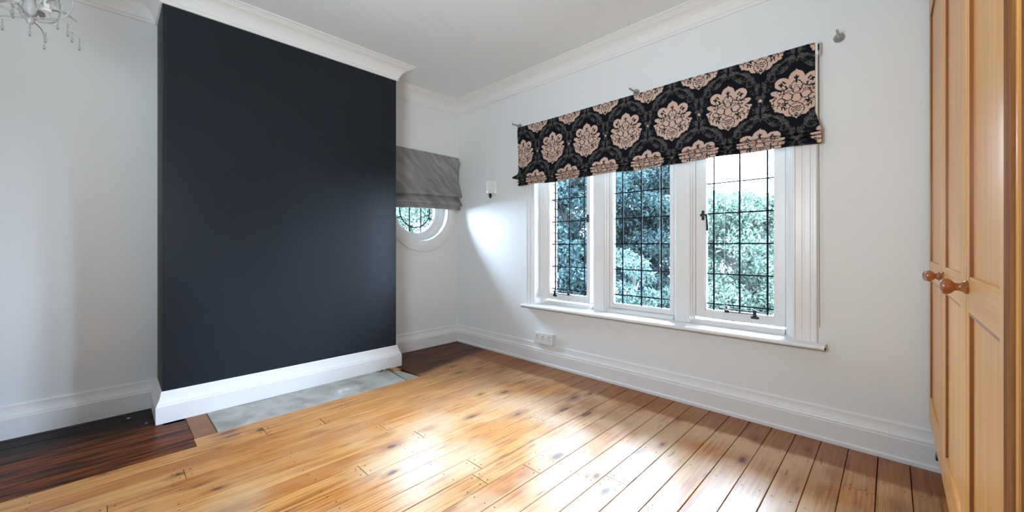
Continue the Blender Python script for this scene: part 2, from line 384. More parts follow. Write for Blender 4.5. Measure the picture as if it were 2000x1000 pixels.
# left wall with the round opening
def wall_left():
    bm = bmesh.new(); n = 64; ya, yb, za, zb = YB, 0.0, -0.05, H + 0.1
    ry0, ry1, rz0, rz1 = BY1 + 0.02, -0.004, RC[1] - 0.45, RC[1] + 0.45
    for x in (0.0, -WT):
        ring = [bm.verts.new((x, RC[0] + RR * math.cos(2 * PI * k / n), RC[1] + RR * math.sin(2 * PI * k / n))) for k in range(n)]
        sq = []
        for k in range(n):
            c, s = math.cos(2 * PI * k / n), math.sin(2 * PI * k / n); f = 1 / max(abs(c), abs(s))
            u, v = c * f, s * f
            y = RC[0] + (u * (ry1 - RC[0]) if u > 0 else u * (RC[0] - ry0)); z = RC[1] + v * 0.45
            sq.append(bm.verts.new((x, y, z)))
        for k in range(n): bm.faces.new((ring[k], ring[(k + 1) % n], sq[(k + 1) % n], sq[k]))
        for (a, b, c, d) in ((ya, ry0, za, zb), (ry0, ry1, za, rz0), (ry0, ry1, rz1, zb), (ry1, yb, za, zb)):
            bm.faces.new([bm.verts.new((x, p, q)) for p, q in ((a, c), (b, c), (b, d), (a, d))])
        if x == 0.0: r0 = ring
        else:
            for k in range(n): bm.faces.new((r0[k], r0[(k + 1) % n], ring[(k + 1) % n], ring[k]))
    return bm
struct(obj('wall_left', wall_left(), 'wall'), 'white painted wall on the left with the alcove')

bm = bmesh.new(); box(bm, -WT, XR + WT, YB - WT, WT, H, H + 0.1); struct(obj('ceiling', bm, 'ceiling'), 'plain white ceiling')

# chimney breast, charcoal
def breast():
    bm = bmesh.new(); nz = 26; rows = []
    r2 = random.Random(3)
    for k in range(nz + 1):
        z = -0.01 + (H + 0.01) * k / nz
        j = 0.004 * math.sin(z * 5.1 + 0.6) + r2.uniform(-0.0012, 0.0012)   # the plaster arris is not quite straight
        rows.append([bm.verts.new(p) for p in ((0.0005, BY0, z), (BX - 0.012, BY0 - j * 0.6, z), (BX - 0.003, BY0 + 0.003 - j, z), (BX, BY0 + 0.014 - j, z),
                                               (BX, BY0 + 0.5, z), (BX, BY1 - 0.01, z), (BX - 0.003, BY1 - 0.002, z), (BX - 0.01, BY1, z), (0.0005, BY1, z))])
    for a, b in zip(rows, rows[1:]):
        for k in range(8): bm.faces.new((a[k], a[k + 1], b[k + 1], b[k]))
        bm.faces.new((a[8], a[0], b[0], b[8]))
    bm.faces.new(rows[0]); bm.faces.new(rows[-1])
    return bm
br = struct(obj('wall_chimney_breast', breast(), 'dark', smooth=True), 'charcoal painted chimney breast standing out from the left wall')

# ------------------------------------------------------------------ floor: dark void below, every board its own piece
bm = bmesh.new(); box(bm, -WT, XR + WT, YB - WT, WT, -0.12, -0.026)
floor = struct(obj('floor', bm, 'subfloor'), 'varnished pine floorboards with a dark stained border')
PW = 0.1105; X0 = 0.072
HX0, HX1, HY0, HY1 = 0.34, 0.7355, -2.262, -1.045
def floor_board(x0, x1, y0, y1, dz=0.0):
    g = random.uniform(0.0009, 0.0019)
    bm = bmesh.new(); box(bm, x0 + g, x1 - g, y0 + 0.0008, y1 - 0.0008, -0.024, dz, 0.0014)
    return obj('floor_board', bm, 'board', floor)
edges = [0.0005] + [X0 + PW * k for k in range(38) if X0 + PW * k < XR] + [XR - 0.0005]
nails = bmesh.new()
rb = random.Random(11)
for a, b in zip(edges, edges[1:]):
    if b - a < 0.02: continue
    mid = (a + b) / 2
    spans = []
    cuts = [YB + 0.002]
    y = YB + rb.uniform(0.9, 3.3)
    while y < -0.45:
        cuts.append(y); y += rb.uniform(1.7, 3.1)
    cuts.append(-0.001)
    spans = list(zip(cuts, cuts[1:]))
    out = []
    for (p, q) in spans:
        if mid < BX + 0.005:                                    # these boards stop at the chimney breast
            for (u, v) in ((p, min(q, BY0)), (max(p, BY1), q)):
                if v - u > 0.03: out.append((u, v))
        elif mid < HX1:                                        # and these at the hearth and its margin board
            for (u, v) in ((p, min(q, HY0 - 0.10)), (max(p, HY1 + 0.09), q)):
                if v - u > 0.03: out.append((u, v))
        else: out.append((p, q))
    for (p, q) in out:
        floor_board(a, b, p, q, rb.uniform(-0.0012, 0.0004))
        for yy in (p + 0.022, q - 0.022):
            for xx in (a + 0.026, b - 0.026):
                lathe(nails, [(0.0032, 0.0), (0.0032, 0.0009)], 'z', (xx + rb.uniform(-.004, .004), yy + rb.uniform(-.004, .004), 0), 6)
    y = -0.33
    while y > YB + 0.2:
        for xx in (a + 0.024, b - 0.024):
            if mid > 0.85 and rb.random() < 0.8:
                lathe(nails, [(0.0028, 0.0), (0.0028, 0.0008)], 'z', (xx + rb.uniform(-.006, .006), y + rb.uniform(-.012, .012), 0), 6)
        y -= 0.43
no = obj('nail_heads', nails, 'nail', floor); no['kind'] = 'stuff'
mb_ = floor_board(BX - 0.005, HX1, HY0 - 0.10, HY0, 0.0006); mb_.data.materials[0] = M['margin']; mb_['label'] = 'brown margin board at the near end of the hearth'           # margin board at the near end of the hearth
# the strip between breast and hearth end in the alcove side
hr = empty('hearth', 'grey plaster-spotted cement hearth slab set in the floor before the charcoal chimney breast', 'hearth', (0.54, -1.62, 0))
def slab(pts, z1, seed, sub=10):
    bm = bmesh.new(); prism(bm, pts, 'z', -0.024, z1)
    top = [f for f in bm.faces if all(v.co.z > z1 - 1e-5 for v in f.verts)]
    es = {e for f in bm.faces for e in f.edges}
    bmesh.ops.bevel(bm, geom=list(es), offset=0.002, segments=1, affect='EDGES')
    return bm
o = obj('slab', slab([(HX0, HY0 + 0.004), (HX1 - 0.002, HY0 + 0.004), (HX1 - 0.002, HY1 - 0.03), (HX0, HY1 + 0.0)], -0.002, 1), 'hearth'); o.parent = hr; o.matrix_parent_inverse = Matrix.Translation((-0.54, 1.62, 0))
M['hearth_pale'] = mat('hearth_end', (0.36, 0.34, 0.29), 0.7, noise=0.12, nscale=9, bump=0.2)
o = obj('end_slab', slab([(0.47, HY1 + 0.004), (HX1 - 0.002, HY1 - 0.026), (HX1 - 0.002, HY1 + 0.086), (0.47, HY1 + 0.05)], -0.001, 2), 'hearth_pale'); o.parent = hr; o.matrix_parent_inverse = Matrix.Translation((-0.54, 1.62, 0))
o['label'] = 'paler end slab of the hearth'
floor_board(BX - 0.005, 0.468, HY1 + 0.01, HY1 + 0.089)

# ------------------------------------------------------------------ skirtings and cornice
PATH = [(XR, 0), (0, 0), (0, BY1), (BX, BY1), (BX, BY0), (0, BY0), (0, YB)]
SK = [(0.0003, 0.0005), (0.031, 0.0005), (0.031, 0.108), (0.027, 0.112), (0.026, 0.120), (0.021, 0.130), (0.015, 0.146), (0.0125, 0.160), (0.012, 0.172), (0.007, 0.178), (0.0003, 0.180)]
SHOE = [(0.0003, 0.0005), (0.042, 0.0005), (0.042, 0.018), (0.031, 0.024), (0.031, 0.108), (0.026, 0.111), (0.0255, 0.117), (0.028, 0.120), (0.026, 0.126), (0.018, 0.133), (0.0145, 0.147), (0.0125, 0.160), (0.012, 0.172), (0.007, 0.178), (0.0003, 0.180)]
BRK = [(0.0003, 0.0005), (0.032, 0.0005), (0.033, 0.088), (0.033, 0.100), (0.028, 0.106), (0.027, 0.113), (0.019, 0.128), (0.013, 0.146), (0.0095, 0.162), (0.009, 0.172), (0.005, 0.1785), (0.0003, 0.180)]
struct(obj('baseboard_window', mitred(PATH, SHOE, 0, 1), 'trim'), 'tall moulded white skirting under the window')
struct(obj('baseboard_alcove', mitred(PATH, SK, 1, 2), 'trim'), 'white skirting in the alcove under the round window')
struct(obj('baseboard_chimney', mitred(PATH, BRK, 2, 5), 'trim'), 'deep moulded white skirting round the charcoal chimney breast')
struct(obj('baseboard_left', mitred(PATH, SK, 5, 6), 'trim'), 'white skirting on the wall left of the chimney breast')
CN = [(0.0003, -0.118), (0.010, -0.118), (0.013, -0.113), (0.013, -0.108), (0.008, -0.104), (0.009, -0.100), (0.016, -0.097), (0.020, -0.086), (0.027, -0.070), (0.040, -0.051), (0.058, -0.036),
      (0.080, -0.026), (0.088, -0.024), (0.088, -0.018), (0.097, -0.018), (0.101, -0.013), (0.108, -0.012), (0.112, -0.008), (0.124, -0.007), (0.130, -0.0005), (0.0003, -0.0005)]
CN = [(o_, z_ + H) for o_, z_ in CN]
struct(obj('trim_1', mitred(PATH, CN, 0, 1), 'cornice'), 'moulded white cornice above the window wall')
struct(obj('trim_2', mitred(PATH, CN, 1, 2), 'cornice'), 'moulded white cornice in the alcove')
struct(obj('trim_3', mitred(PATH, CN, 2, 5), 'cornice'), 'moulded white cornice round the top of the chimney breast')
struct(obj('trim_4', mitred(PATH, CN, 5, 6), 'cornice'), 'moulded white cornice left of the chimney breast')

# ------------------------------------------------------------------ window_1: three leaded lights
win = bpy.data.objects.new('window_1', None); COL.objects.link(win); win.location = (2.08, 0, WZ0); win['kind'] = 'structure'
win['label'] = 'long white framed window of three leaded lights'
def wpart(name, bm, m, par=None, smooth=False):
    par = par or win
    o = obj(name, bm, m, None, smooth=smooth); o.parent = par
    if par.parent is None: o.matrix_parent_inverse = Matrix.Translation(-par.location)
    return o
SZ = 0.515; ZT = 2.03
# sill with a rounded nose
nose = [(-0.080, 0.492), (-0.086, 0.497), (-0.088, 0.503), (-0.086, 0.510), (-0.080, 0.5145), (0.0, 0.5155), (0.105, 0.5175), (0.105, 0.487), (0.0, 0.486), (-0.07, 0.4855)]
bm = bmesh.new(); prism(bm, [(y, z) for y, z in nose if y < 0.0005] + [(0.0003, 0.486)], 'x', 1.018, 3.183)
es = [e for e in bm.edges if abs(e.verts[0].co.x - e.verts[1].co.x) < 1e-6 and min(e.verts[0].co.y, e.verts[1].co.y) < -0.06]
wpart('window_sill', bm, 'trim', smooth=True)
bm = bmesh.new(); prism(bm, [(0.0003, 0.486), (0.0003, 0.5155), (0.105, 0.5175), (0.14, 0.518), (0.14, 0.486)], 'x', WX0 + 0.001, WX1 - 0.001); wpart('sill_board', bm, 'trim')
# architraves: fluted flat boards either side
def architrave(x0, x1, inner_right):
    wd = x1 - x0
    P = [(0, 0.0005), (0, -0.013), (0.006, -0.018), (0.018, -0.018), (0.022, -0.013), (0.029, -0.013), (0.033, -0.017), (0.055, -0.017), (0.059, -0.013), (0.066, -0.013), (0.070, -0.016), (wd - 0.012, -0.016), (wd - 0.008, -0.021), (wd - 0.003, -0.021), (wd, -0.017), (wd, 0.0005)]
    pts = [(x0 + u, v) if inner_right else (x1 - u, v) for u, v in P]
    bm = bmesh.new(); prism(bm, pts, 'z', SZ + 0.0005, ZT + 0.06); return bm
wpart('architrave', architrave(1.019, 1.131, True), 'trim'); wpart('architrave', architrave(3.038, 3.147, False), 'trim')
bm = bmesh.new(); box(bm, 1.131, 3.038, -0.018, 0.0, ZT - 0.02, ZT + 0.08, 0.003); wpart('head_architrave', bm, 'trim')
# frame: jambs, head and bottom rails with stepped mouldings
def jamb(x0, d):                                              # d = +1 left jamb, -1 right jamb
    P = [(0.0, 0.001), (0.006, -0.001 + 0.001), (0.010, 0.030), (0.014, 0.060), (0.020, 0.066), (0.030, 0.068), (0.035, 0.076), (0.044, 0.080), (0.050, 0.092), (0.058, 0.098), (0.061, 0.150), (0.0, 0.150)]
    bm = bmesh.new(); prism(bm, [(x0 + d * u, v) for u, v in P], 'z', SZ + 0.002, ZT); return bm
wpart('jamb', jamb(WX0 + 0.0005, 1), 'frame'); wpart('jamb', jamb(WX1 - 0.0005, -1), 'frame')
bm = bmesh.new(); box(bm, WX0 + 0.001, WX1 - 0.001, 0.06, 0.15, ZT - 0.03, WZ1 - 0.001, 0.003); wpart('frame_head', bm, 'frame')
def mullion(c, hw=0.045):
    P = [(hw, 0.067), (hw + 0.003, 0.069), (hw + 0.003, 0.080), (hw + 0.012, 0.084), (hw + 0.015, 0.096), (hw + 0.026, 0.100), (hw + 0.029, 0.112), (hw + 0.029, 0.185)]
    pts = [(c + u, v) for u, v in P] + [(c - u, v) for u, v in P[::-1]]
    bm = bmesh.new(); prism(bm, pts, 'z', SZ + 0.003, ZT - 0.03); return bm
wpart('mullion', mullion(1.740), 'frame'); wpart('mullion', mullion(2.4025), 'frame')
LIGHTS = [dict(x0=1.180, x1=1.640, g0=1.208, g1=1.599, zb=0.562, gb=0.614, lv=(1.257, 1.413, 1.566), cas=True),
          dict(x0=1.816, x1=2.327, g0=1.846, g1=2.295, zb=0.545, gb=0.585, lv=(1.921, 2.076, 2.230), cas=False),
          dict(x0=2.478, x1=2.986, g0=2.541, g1=2.926, zb=0.562, gb=0.614, lv=(2.585, 2.738, 2.890), cas=True)]
LH = [0.655 + 0.2 * k for k in range(7)]; GT = 1.955; GY = 0.125
rails = ((1.187, 1.666), (1.814, 2.3285), (2.4765, 2.983))
for (a, b) in rails:
    bm = bmesh.new(); prism(bm, [(0.078, SZ + 0.003), (0.083, 0.524), (0.090, 0.536), (0.094, 0.540), (0.106, 0.545), (0.150, 0.549), (0.150, SZ + 0.003)], 'x', a, b); wpart('bottom_rail', bm, 'frame')
for li, d in enumerate(LIGHTS):
    zt = ZT - 0.032
    bm = bmesh.new()
    ya, yb = (0.100, 0.145) if d['cas'] else (0.108, 0.145)
    g0, g1, gb, gt = d['g0'] - 0.004, d['g1'] + 0.004, d['gb'] - 0.004, GT + 0.004
    zb = d['zb'] if d['cas'] else 0.549
    for (x0, x1, z0, z1) in ((d['x0'] + 0.0015, g0, zb, zt), (g1, d['x1'] - 0.0015, zb, zt), (g0, g1, zb, gb), (g0, g1, gt, zt)):
        box(bm, x0, x1, ya, yb, z0, z1)
    # glazing bead: thin chamfered inner edge
    for (x0, x1, z0, z1) in ((g0, g0 + 0.005, gb, gt), (g1 - 0.005, g1, gb, gt), (g0, g1, gb, gb + 0.005), (g0, g1, gt - 0.005, gt)):
        box(bm, x0, x1, ya + 0.008, yb - 0.004, z0, z1)
    o = wpart('casement' if d['cas'] else 'fixed_light', bm, 'frame')
    xs = [d['g0'] - 0.003, *d['lv'], d['g1'] + 0.003]; zs = [d['gb'] - 0.003] + [z for z in LH if d['gb'] + 0.02 < z < GT - 0.02] + [GT + 0.003]
    for x in d['lv']:
        bm = bmesh.new(); box(bm, x - 0.005, x + 0.005, GY - 0.0026, GY + 0.0026, zs[0], zs[-1]); wpart('lead_came', bm, 'lead', o)
    for z in zs[1:-1]:
        bm = bmesh.new(); box(bm, xs[0], xs[-1], GY - 0.0024, GY + 0.0024, z - 0.0042, z + 0.0042); wpart('lead_came', bm, 'lead', o)
    rp_ = random.Random(li)
    for i in range(len(xs) - 1):
        for j in range(len(zs) - 1):
            bm = bmesh.new(); ta, tb = rp_.uniform(-.0007, .0007), rp_.uniform(-.0007, .0007)
            c = [(xs[i], -ta - tb, zs[j]), (xs[i + 1], ta - tb, zs[j]), (xs[i + 1], ta + tb, zs[j + 1]), (xs[i], tb - ta, zs[j + 1])]
            A = [bm.verts.new((x, GY - 0.0012 + t, z)) for x, t, z in c]; B = [bm.verts.new((x, GY + 0.0012 + t, z)) for x, t, z in c]
            bm.faces.new(A); bm.faces.new(B[::-1])
            for k in range(4): bm.faces.new((A[k], A[(k + 1) % 4], B[(k + 1) % 4], B[k]))
            wpart('glass_pane', bm, 'glass', o)
# window furniture
def fastener(x, z, dx):
    bm = bmesh.new(); box(bm, x - 0.009, x + 0.009, 0.094, 0.100, z - 0.032, z + 0.032, 0.002); p = wpart('casement_fastener', bm, 'iron')
    p['label'] = 'black iron casement fastener'
    bm = bmesh.new(); lathe(bm, [(0.010, 0.094), (0.011, 0.082), (0.008, 0.074), (0.010, 0.066), (0.004, 0.062)], 'y', (x, 0, z), 12)
    tube(bm, [(x, 0.078, z), (x + dx * 0.45, 0.072, z + 0.004), (x + dx, 0.068, z - 0.002)], [0.007, 0.007, 0.008], 8)
    tube(bm, [(x + dx, 0.068, z + 0.002), (x + dx * 1.12, 0.066, z - 0.03), (x + dx * 1.3, 0.064, z - 0.105)], [0.008, 0.0062, 0.0085], 8)
    wpart('lever', bm, 'iron', p, True)
fastener(1.617, 1.268, -0.045)
fastener(2.525, 1.245, 0.030)
def stay(xa, xb, peg, brk, z):
    bm = bmesh.new(); box(bm, min(xa, xb), max(xa, xb), 0.084, 0.0905, z + 0.006, z + 0.013, 0.0015); box(bm, min(peg, brk), max(peg, brk), 0.0915, 0.0965, z - 0.010, z - 0.004)
    lathe(bm, [(0.003, z + 0.012), (0.0035, z + 0.022), (0.009, z + 0.024), (0.009, z + 0.029), (0.003, z + 0.031)], 'z', (peg, 0.087, 0), 10)
    box(bm, xa - 0.012 if xa < xb else xa, xa if xa < xb else xa + 0.012, 0.083, 0.0915, z + 0.003, z + 0.016, 0.002)
    p = wpart('casement_stay', bm, 'iron'); p['label'] = 'black iron casement stay bar'
    bm = bmesh.new(); box(bm, brk - 0.022, brk + 0.022, 0.095, 0.100, z - 0.036, z - 0.022, 0.002); box(bm, brk - 0.010, brk + 0.010, 0.088, 0.100, z - 0.026, z + 0.018, 0.003)
    wpart('stay_bracket', bm, 'iron', p)
    bm = bmesh.new(); box(bm, peg - 0.014, peg + 0.014, 0.086, 0.100, z - 0.014, z + 0.004, 0.003); wpart('peg_plate', bm, 'iron', p)
stay(1.462, 1.272, 1.425, 1.272, 0.624)
stay(2.640, 2.850, 2.672, 2.828, 0.624)

# outside: brick jambs, lintel and stone sill beyond the glass (all parts of the window wall)
bk = bmesh.new(); box(bk, 0, 0.112, 0, 0.068, 0, 0.062, 0.003); bmesh.ops.recalc_face_normals(bk, faces=bk.faces)
bme = bpy.data.meshes.new('brick'); bk.to_mesh(bk_me := bme); bk.free(); bme.materials.append(M['brick'])
for side in (0, 1):
    for k in range(21):
        z = 0.49 + 0.0745 * k
        if z > WZ1 - 0.06: break
        o = bpy.data.objects.new('brick', bme); COL.objects.link(o); o.parent = wall_window
        o.location = ((1.098 if k % 2 else 1.094) if side == 0 else (2.962 if k % 2 else 2.958), 0.152, z)
bm = bmesh.new(); box(bm, WX0 + 0.001, 1.19, 0.155, 0.198, WZ0 + 0.002, WZ1 - 0.002); box(bm, 2.976, WX1 - 0.001, 0.155, 0.198, WZ0 + 0.002, WZ1 - 0.002)
wpart('mortar_bed', bm, 'mortar')
bm = bmesh.new(); box(bm, 1.0, 3.17, 0.152, 0.26, 0.44, 0.53, 0.006); wpart('stone_sill', bm, 'stone')

# ------------------------------------------------------------------ window_2: the round window in the alcove
rw = bpy.data.objects.new('window_2', None); COL.objects.link(rw); rw.location = (0, RC[0], RC[1]); rw['kind'] = 'structure'
rw['label'] = 'round leaded window in the alcove beneath the grey blind'
cy, cz = RC
bm = bmesh.new(); lathe(bm, [(0.322, 0.0006), (0.322, 0.010), (0.330, 0.014), (0.420, 0.014), (0.427, 0.010), (0.428, 0.0006), (0.322, 0.0006)], 'x', (0, cy + 0.012, cz), 72, cap=False)
wpart('round_architrave', bm, 'trim', rw, True)
bm = bmesh.new(); lathe(bm, [(0.3245, 0.002), (0.318, 0.000), (0.312, -0.055), (0.300, -0.060), (0.296, -0.075), (0.278, -0.080), (0.275, -0.100), (0.258, -0.104), (0.250, -0.118), (0.236, -0.124), (0.236, -0.16), (0.3245, -0.16), (0.3245, 0.002)], 'x', (0, cy, cz), 72, cap=False)
fr = wpart('round_frame', bm, 'frame', rw, True)
gx = -0.138
def disc_pane(pts):
    bm = bmesh.new(); prism(bm, pts, 'x', gx - 0.0012, gx + 0.0012); wpart('glass_pane', bm, 'glass', fr)
R1, R2 = 0.178, 0.238; vx = 0.068
def arc(r, a, b, n): return [(cy + r * math.cos(a + (b - a) * k / n), cz + r * math.sin(a + (b - a) * k / n)) for k in range(n + 1)]
for k in range(8):
    a = PI / 8 + k * PI / 4
    disc_pane(arc(R2, a, a + PI / 4, 6) + arc(R1, a + PI / 4, a, 6))
t = math.acos(vx / R1)
disc_pane(arc(R1, -t, t, 16)); disc_pane(arc(R1, PI - t, PI + t, 16)); disc_pane(arc(R1, t, PI - t, 8) + arc(R1, PI + t, 2 * PI - t, 8))
def came(pts, r=0.0066):
    bm = bmesh.new(); tube(bm, [(gx, y, z) for y, z in pts], r, 6); wpart('lead_came', bm, 'lead', fr)
came(arc(R1, 0, 2 * PI, 48))
for s in (-1, 1):
    zz = math.sqrt(R2 ** 2 - vx ** 2); came([(cy + s * vx, cz - zz), (cy + s * vx, cz + zz)])
for k in range(8):
    if k in (1, 2, 5, 6): continue
    a = PI / 8 + k * PI / 4; came(arc(R1, a, a, 1)[:1] + arc(R2, a, a, 1)[:1])

# ------------------------------------------------------------------ damask roman blind
CW, CH = 0.335, 0.590
def damask():
    """one repeat of the printed cloth, as colours on a grid: pale medallions, grey scrolls, navy-black ground"""
    step = 0.00125; nx, nz = int(CW / step), int(CH / step)
    X, Z = np.meshgrid((np.arange(nx) + .5) * step, (np.arange(nz) + .5) * step)
    pink = np.zeros(X.shape, bool); ink = np.zeros(X.shape, bool); grey = np.zeros(X.shape); peach = np.zeros(X.shape, bool)
    def wrap(cx, cz): return (X - cx + CW / 2) % CW - CW / 2, (Z - cz + CH / 2) % CH - CH / 2
    def ell(x, z, cx, cz, rx, rz, a=0.0):
        c, s = math.cos(a), math.sin(a); u = (x - cx) * c + (z - cz) * s; v = -(x - cx) * s + (z - cz) * c
        return np.sqrt((u / rx) ** 2 + (v / rz) ** 2), min(rx, rz)
    def stroke(dst, x, z, pts, w_):
        for (a, b), (c, d) in zip(pts, pts[1:]):
            L2 = (c - a) ** 2 + (d - b) ** 2 + 1e-12
            q = np.clip(((x - a) * (c - a) + (z - b) * (d - b)) / L2, 0, 1)
            dst |= (x - a - q * (c - a)) ** 2 + (z - b - q * (d - b)) ** 2 < w_ * w_
    def spiral(cx, cz, r0, r1, a0, a1, n=16): return [(cx + (r0 + (r1 - r0) * k / n) * math.cos(a0 + (a1 - a0) * k / n), cz + (r0 + (r1 - r0) * k / n) * math.sin(a0 + (a1 - a0) * k / n)) for k in range(n + 1)]
    for (mx, mz) in ((CW / 2, CH / 4), (0.0, CH * 3 / 4)):
        x, z = wrap(mx, mz); ax = np.abs(x)
        lobes = [(0, .088, .036, .040, 0), (.064, .068, .037, .033, .5), (.040, .050, .030, .030, 0), (.088, .018, .033, .015, .35), (.084, -.026, .036, .028, .1), (.060, -.066, .038, .030, .5), (.030, -.092, .028, .030, 0), (0, -.096, .030, .034, 0), (0, 0, .070, .085, 0)]
        body = np.zeros(X.shape, bool)
        for i, (a, b, rx, rz, t) in enumerate(lobes):
            d, m_ = ell(ax, z, a, b, rx, rz, t); body |= d < 1
        body |= (np.abs(x) < np.clip((.137 - z) * .55, 0, .03)) & (z > .09)          # pointed top petal
        body |= (np.abs(x) < np.clip((z + .139) * .7, 0, .03)) & (z < -.09)           # pointed foot
        for i in range(5): 
            d, m_ = ell(ax, z, .116 - .006 * i, -.012 - .016 * i, .009, .008); body |= d < 1    # scalloped rim
        pink |= body; peach |= body
        def ring(a, b, rx, rz, t=0, w_=.0020, lo=-9, hi=9):
            d, m_ = ell(ax, z, a, b, rx, rz, t); return (np.abs(d - 1) * m_ < w_) & (z > lo) & (z < hi)
        for q in ((0, -.022, .023, .024), (.041, -.010, .024, .020, .4), (0, .040, .025, .034, 0, .0020, .008), (.036, .020, .022, .020, 0, .002, .010), (0, -.088, .034, .036)):
            ink |= ring(*q) & body
        for q in ((.064, .062, .036, .034, 0, .0017, -9, .058), (.085, -.026, .034, .026, .1, .0017, -9, -.020), (.056, -.066, .032, .024, .5, .0017, -.070, 9)):
            ink |= ring(*q) & body
        for pts, w_ in (([(0, .062), (0, .100)], .0035), ([(0, .080), (.010, .094)], .003), ([(.052, .070), (.062, .082)], .004), ([(.062, .060), (.078, .066)], .0045), ([(.068, .072), (.070, .054)], .004),
                        ([(.042, .036), (.050, .052)], .004), ([(.058, .030), (.066, .042)], .0025), (spiral(.078, .018, .013, .004, 0.5, 5.2), .0018), ([(.048, .020), (.076, .006)], .0022),
                        (spiral(.074, -.030, .020, .006, 2.6, -1.8), .0019), ([(.100, -.012), (.106, -.020)], .0032), ([(.090, -.004), (.097, -.008)], .0032), ([(.104, -.034), (.107, -.042)], .003),
                        ([(.040, -.044), (.058, -.054)], .0042), ([(.052, -.044), (.048, -.060)], .0035), ([(.040, -.076), (.070, -.060)], .0022), ([(.050, -.082), (.056, -.064)], .003), ([(.066, -.078), (.064, -.060)], .003),
                        ([(.006, .030), (.012, .026)], .0016), ([(.0, .050), (.008, .045)], .0016), ([(.0, .040), (.010, .034)], .0016), ([(.028, .022), (.034, .014)], .0018), ([(.036, .026), (.042, .016)], .0018),
                        ([(0, -.070), (.012, -.076), (.020, -.070)], .0024), ([(0, -.080), (.014, -.088), (.024, -.082)], .0024), ([(0, -.092), (.012, -.099), (.018, -.094)], .0022), ([(0, -.106), (.006, -.114), (0, -.122)], .0022)):
            stroke(ink, ax, z, pts, w_)
        # grey scrolls rising either side and curling round the medallion
        g = np.zeros(X.shape, bool); hx = CW / 2
        for dd in (0, .006, .012):
            stroke(g, ax, z, [(hx - .006 - dd * .3, -.02), (hx - .010 - dd, .05), (hx - .020 - dd, .105), (hx - .045 - dd * .6, .150 - dd * .4), (hx - .085, .185 - dd), (.045, .205 - dd * .6), (.012, .215 - dd)], .0009)
        stroke(g, ax, z, spiral(hx - .060, .112, .030, .004, 2.2, -5.6, 26), .0011); stroke(g, ax, z, spiral(hx - .060, .112, .024, .010, 2.2, -2.6, 20), .0009)
        stroke(g, ax, z, spiral(hx - .098, .158, .026, .004, 1.8, -5.2, 24), .0011); stroke(g, ax, z, spiral(hx - .035, .055, .022, .003, 2.6, -5.0, 24), .0011)
        stroke(g, ax, z, spiral(hx - .030, -.045, .020, .003, -2.2, 5.2, 24), .0011); stroke(g, ax, z, spiral(hx - .024, -.095, .022, .003, -1.2, 6.0, 24), .0011)
        stroke(g, ax, z, spiral(.045, -.172, .026, .004, -1.0, 6.0, 24), .0011); stroke(g, ax, z, spiral(.020, .182, .020, .003, 3.5, -3.2, 20), .001)
        stroke(g, ax, z, [(hx - .004, -.02), (hx - .010, -.075), (hx - .030, -.130), (hx - .070, -.165), (.050, -.150)], .0012)
        stroke(g, ax, z, [(hx - .010, -.02), (hx - .018, -.072), (hx - .040, -.122), (hx - .078, -.150)], .0009)
        for (a, b, rx, rz, t) in ((hx - .052, .150, .022, .010, -.6), (hx - .014, .085, .018, .008, 1.3), (hx - .016, -.055, .016, .007, -1.2), (hx - .075, .178, .020, .008, -.4), (.030, .200, .020, .008, .1), (hx - .055, -.148, .018, .008, .7), (hx - .012, .02, .012, .009, 0)):
            d, m_ = ell(ax, z, a, b, rx, rz, t); g |= (np.abs(d - 1) * m_ < .0012); d, m_ = ell(ax, z, a, b, rx * .5, rz * .45, t); g |= (np.abs(d - 1) * m_ < .0010)
        grey = np.maximum(grey, (g & ~body) * 1.0)
        bd, m_ = ell(*wrap(mx + hx, mz), 0, 0, .0075, .0085); pink |= bd < 1
    colr = np.zeros(X.shape + (4,), np.float32); colr[...] = (0.0040, 0.0052, 0.0090, 1)
    k = grey[..., None]; colr = colr * (1 - k) + np.array([0.105, 0.094, 0.093, 1], np.float32) * k
    colr[pink] = (0.62, 0.44, 0.36, 1); colr[ink] = (0.010, 0.010, 0.013, 1)
    return colr, step
DM, DSTEP = damask()
def fabric_mat():
    m = bpy.data.materials.new('damask_cloth'); m.use_nodes = True
    n = m.node_tree.nodes; L = m.node_tree.links; b = n['Principled BSDF']
    a = n.new('ShaderNodeVertexColor'); a.layer_name = 'print'; L.new(a.outputs[0], b.inputs['Base Color'])
    b.inputs['Roughness'].default_value = 0.7; b.inputs['Specular IOR Level'].default_value = 0.12
    return m
M['damask'] = fabric_mat()
BLX0, BLX1, BLT = 0.946, 3.140, 2.132
blind = empty('roman_blind', 'black damask roman blind with pale medallions drawn up over the long window', 'blind', (2.04, 0, BLT))
# cross-section of the cloth, (y, z), walked from the batten down through the stacked folds
sec = [(-0.046, BLT), (-0.047, 1.90), (-0.050, 1.74), (-0.060, 1.700), (-0.070, 1.678), (-0.073, 1.668), (-0.068, 1.660), (-0.052, 1.660), (-0.050, 1.654), (-0.064, 1.651), (-0.070, 1.644), (-0.068, 1.637), (-0.052, 1.638), (-0.050, 1.632),
       (-0.062, 1.630), (-0.068, 1.622), (-0.065, 1.615), (-0.051, 1.616), (-0.050, 1.610), (-0.060, 1.609), (-0.064, 1.600), (-0.061, 1.593), (-0.048, 1.592), (-0.044, 1.600), (-0.044, 1.66)]
def sheet(sec, stepv):
    out = []; v = 0.0
    for (a, b) in zip(sec, sec[1:]):
        L_ = math.hypot(b[0] - a[0], b[1] - a[1]); n = max(1, int(round(L_ / stepv)))
        for k in range(n): out.append((a[0] + (b[0] - a[0]) * k / n, a[1] + (b[1] - a[1]) * k / n, v + L_ * k / n))
        v += L_
    out.append((*sec[-1], v)); return np.array(out)
sc_ = sheet(sec, 0.0029); NX = 780
U = np.linspace(0, 1, NX); uu = BLX0 + (BLX1 - BLX0) * U
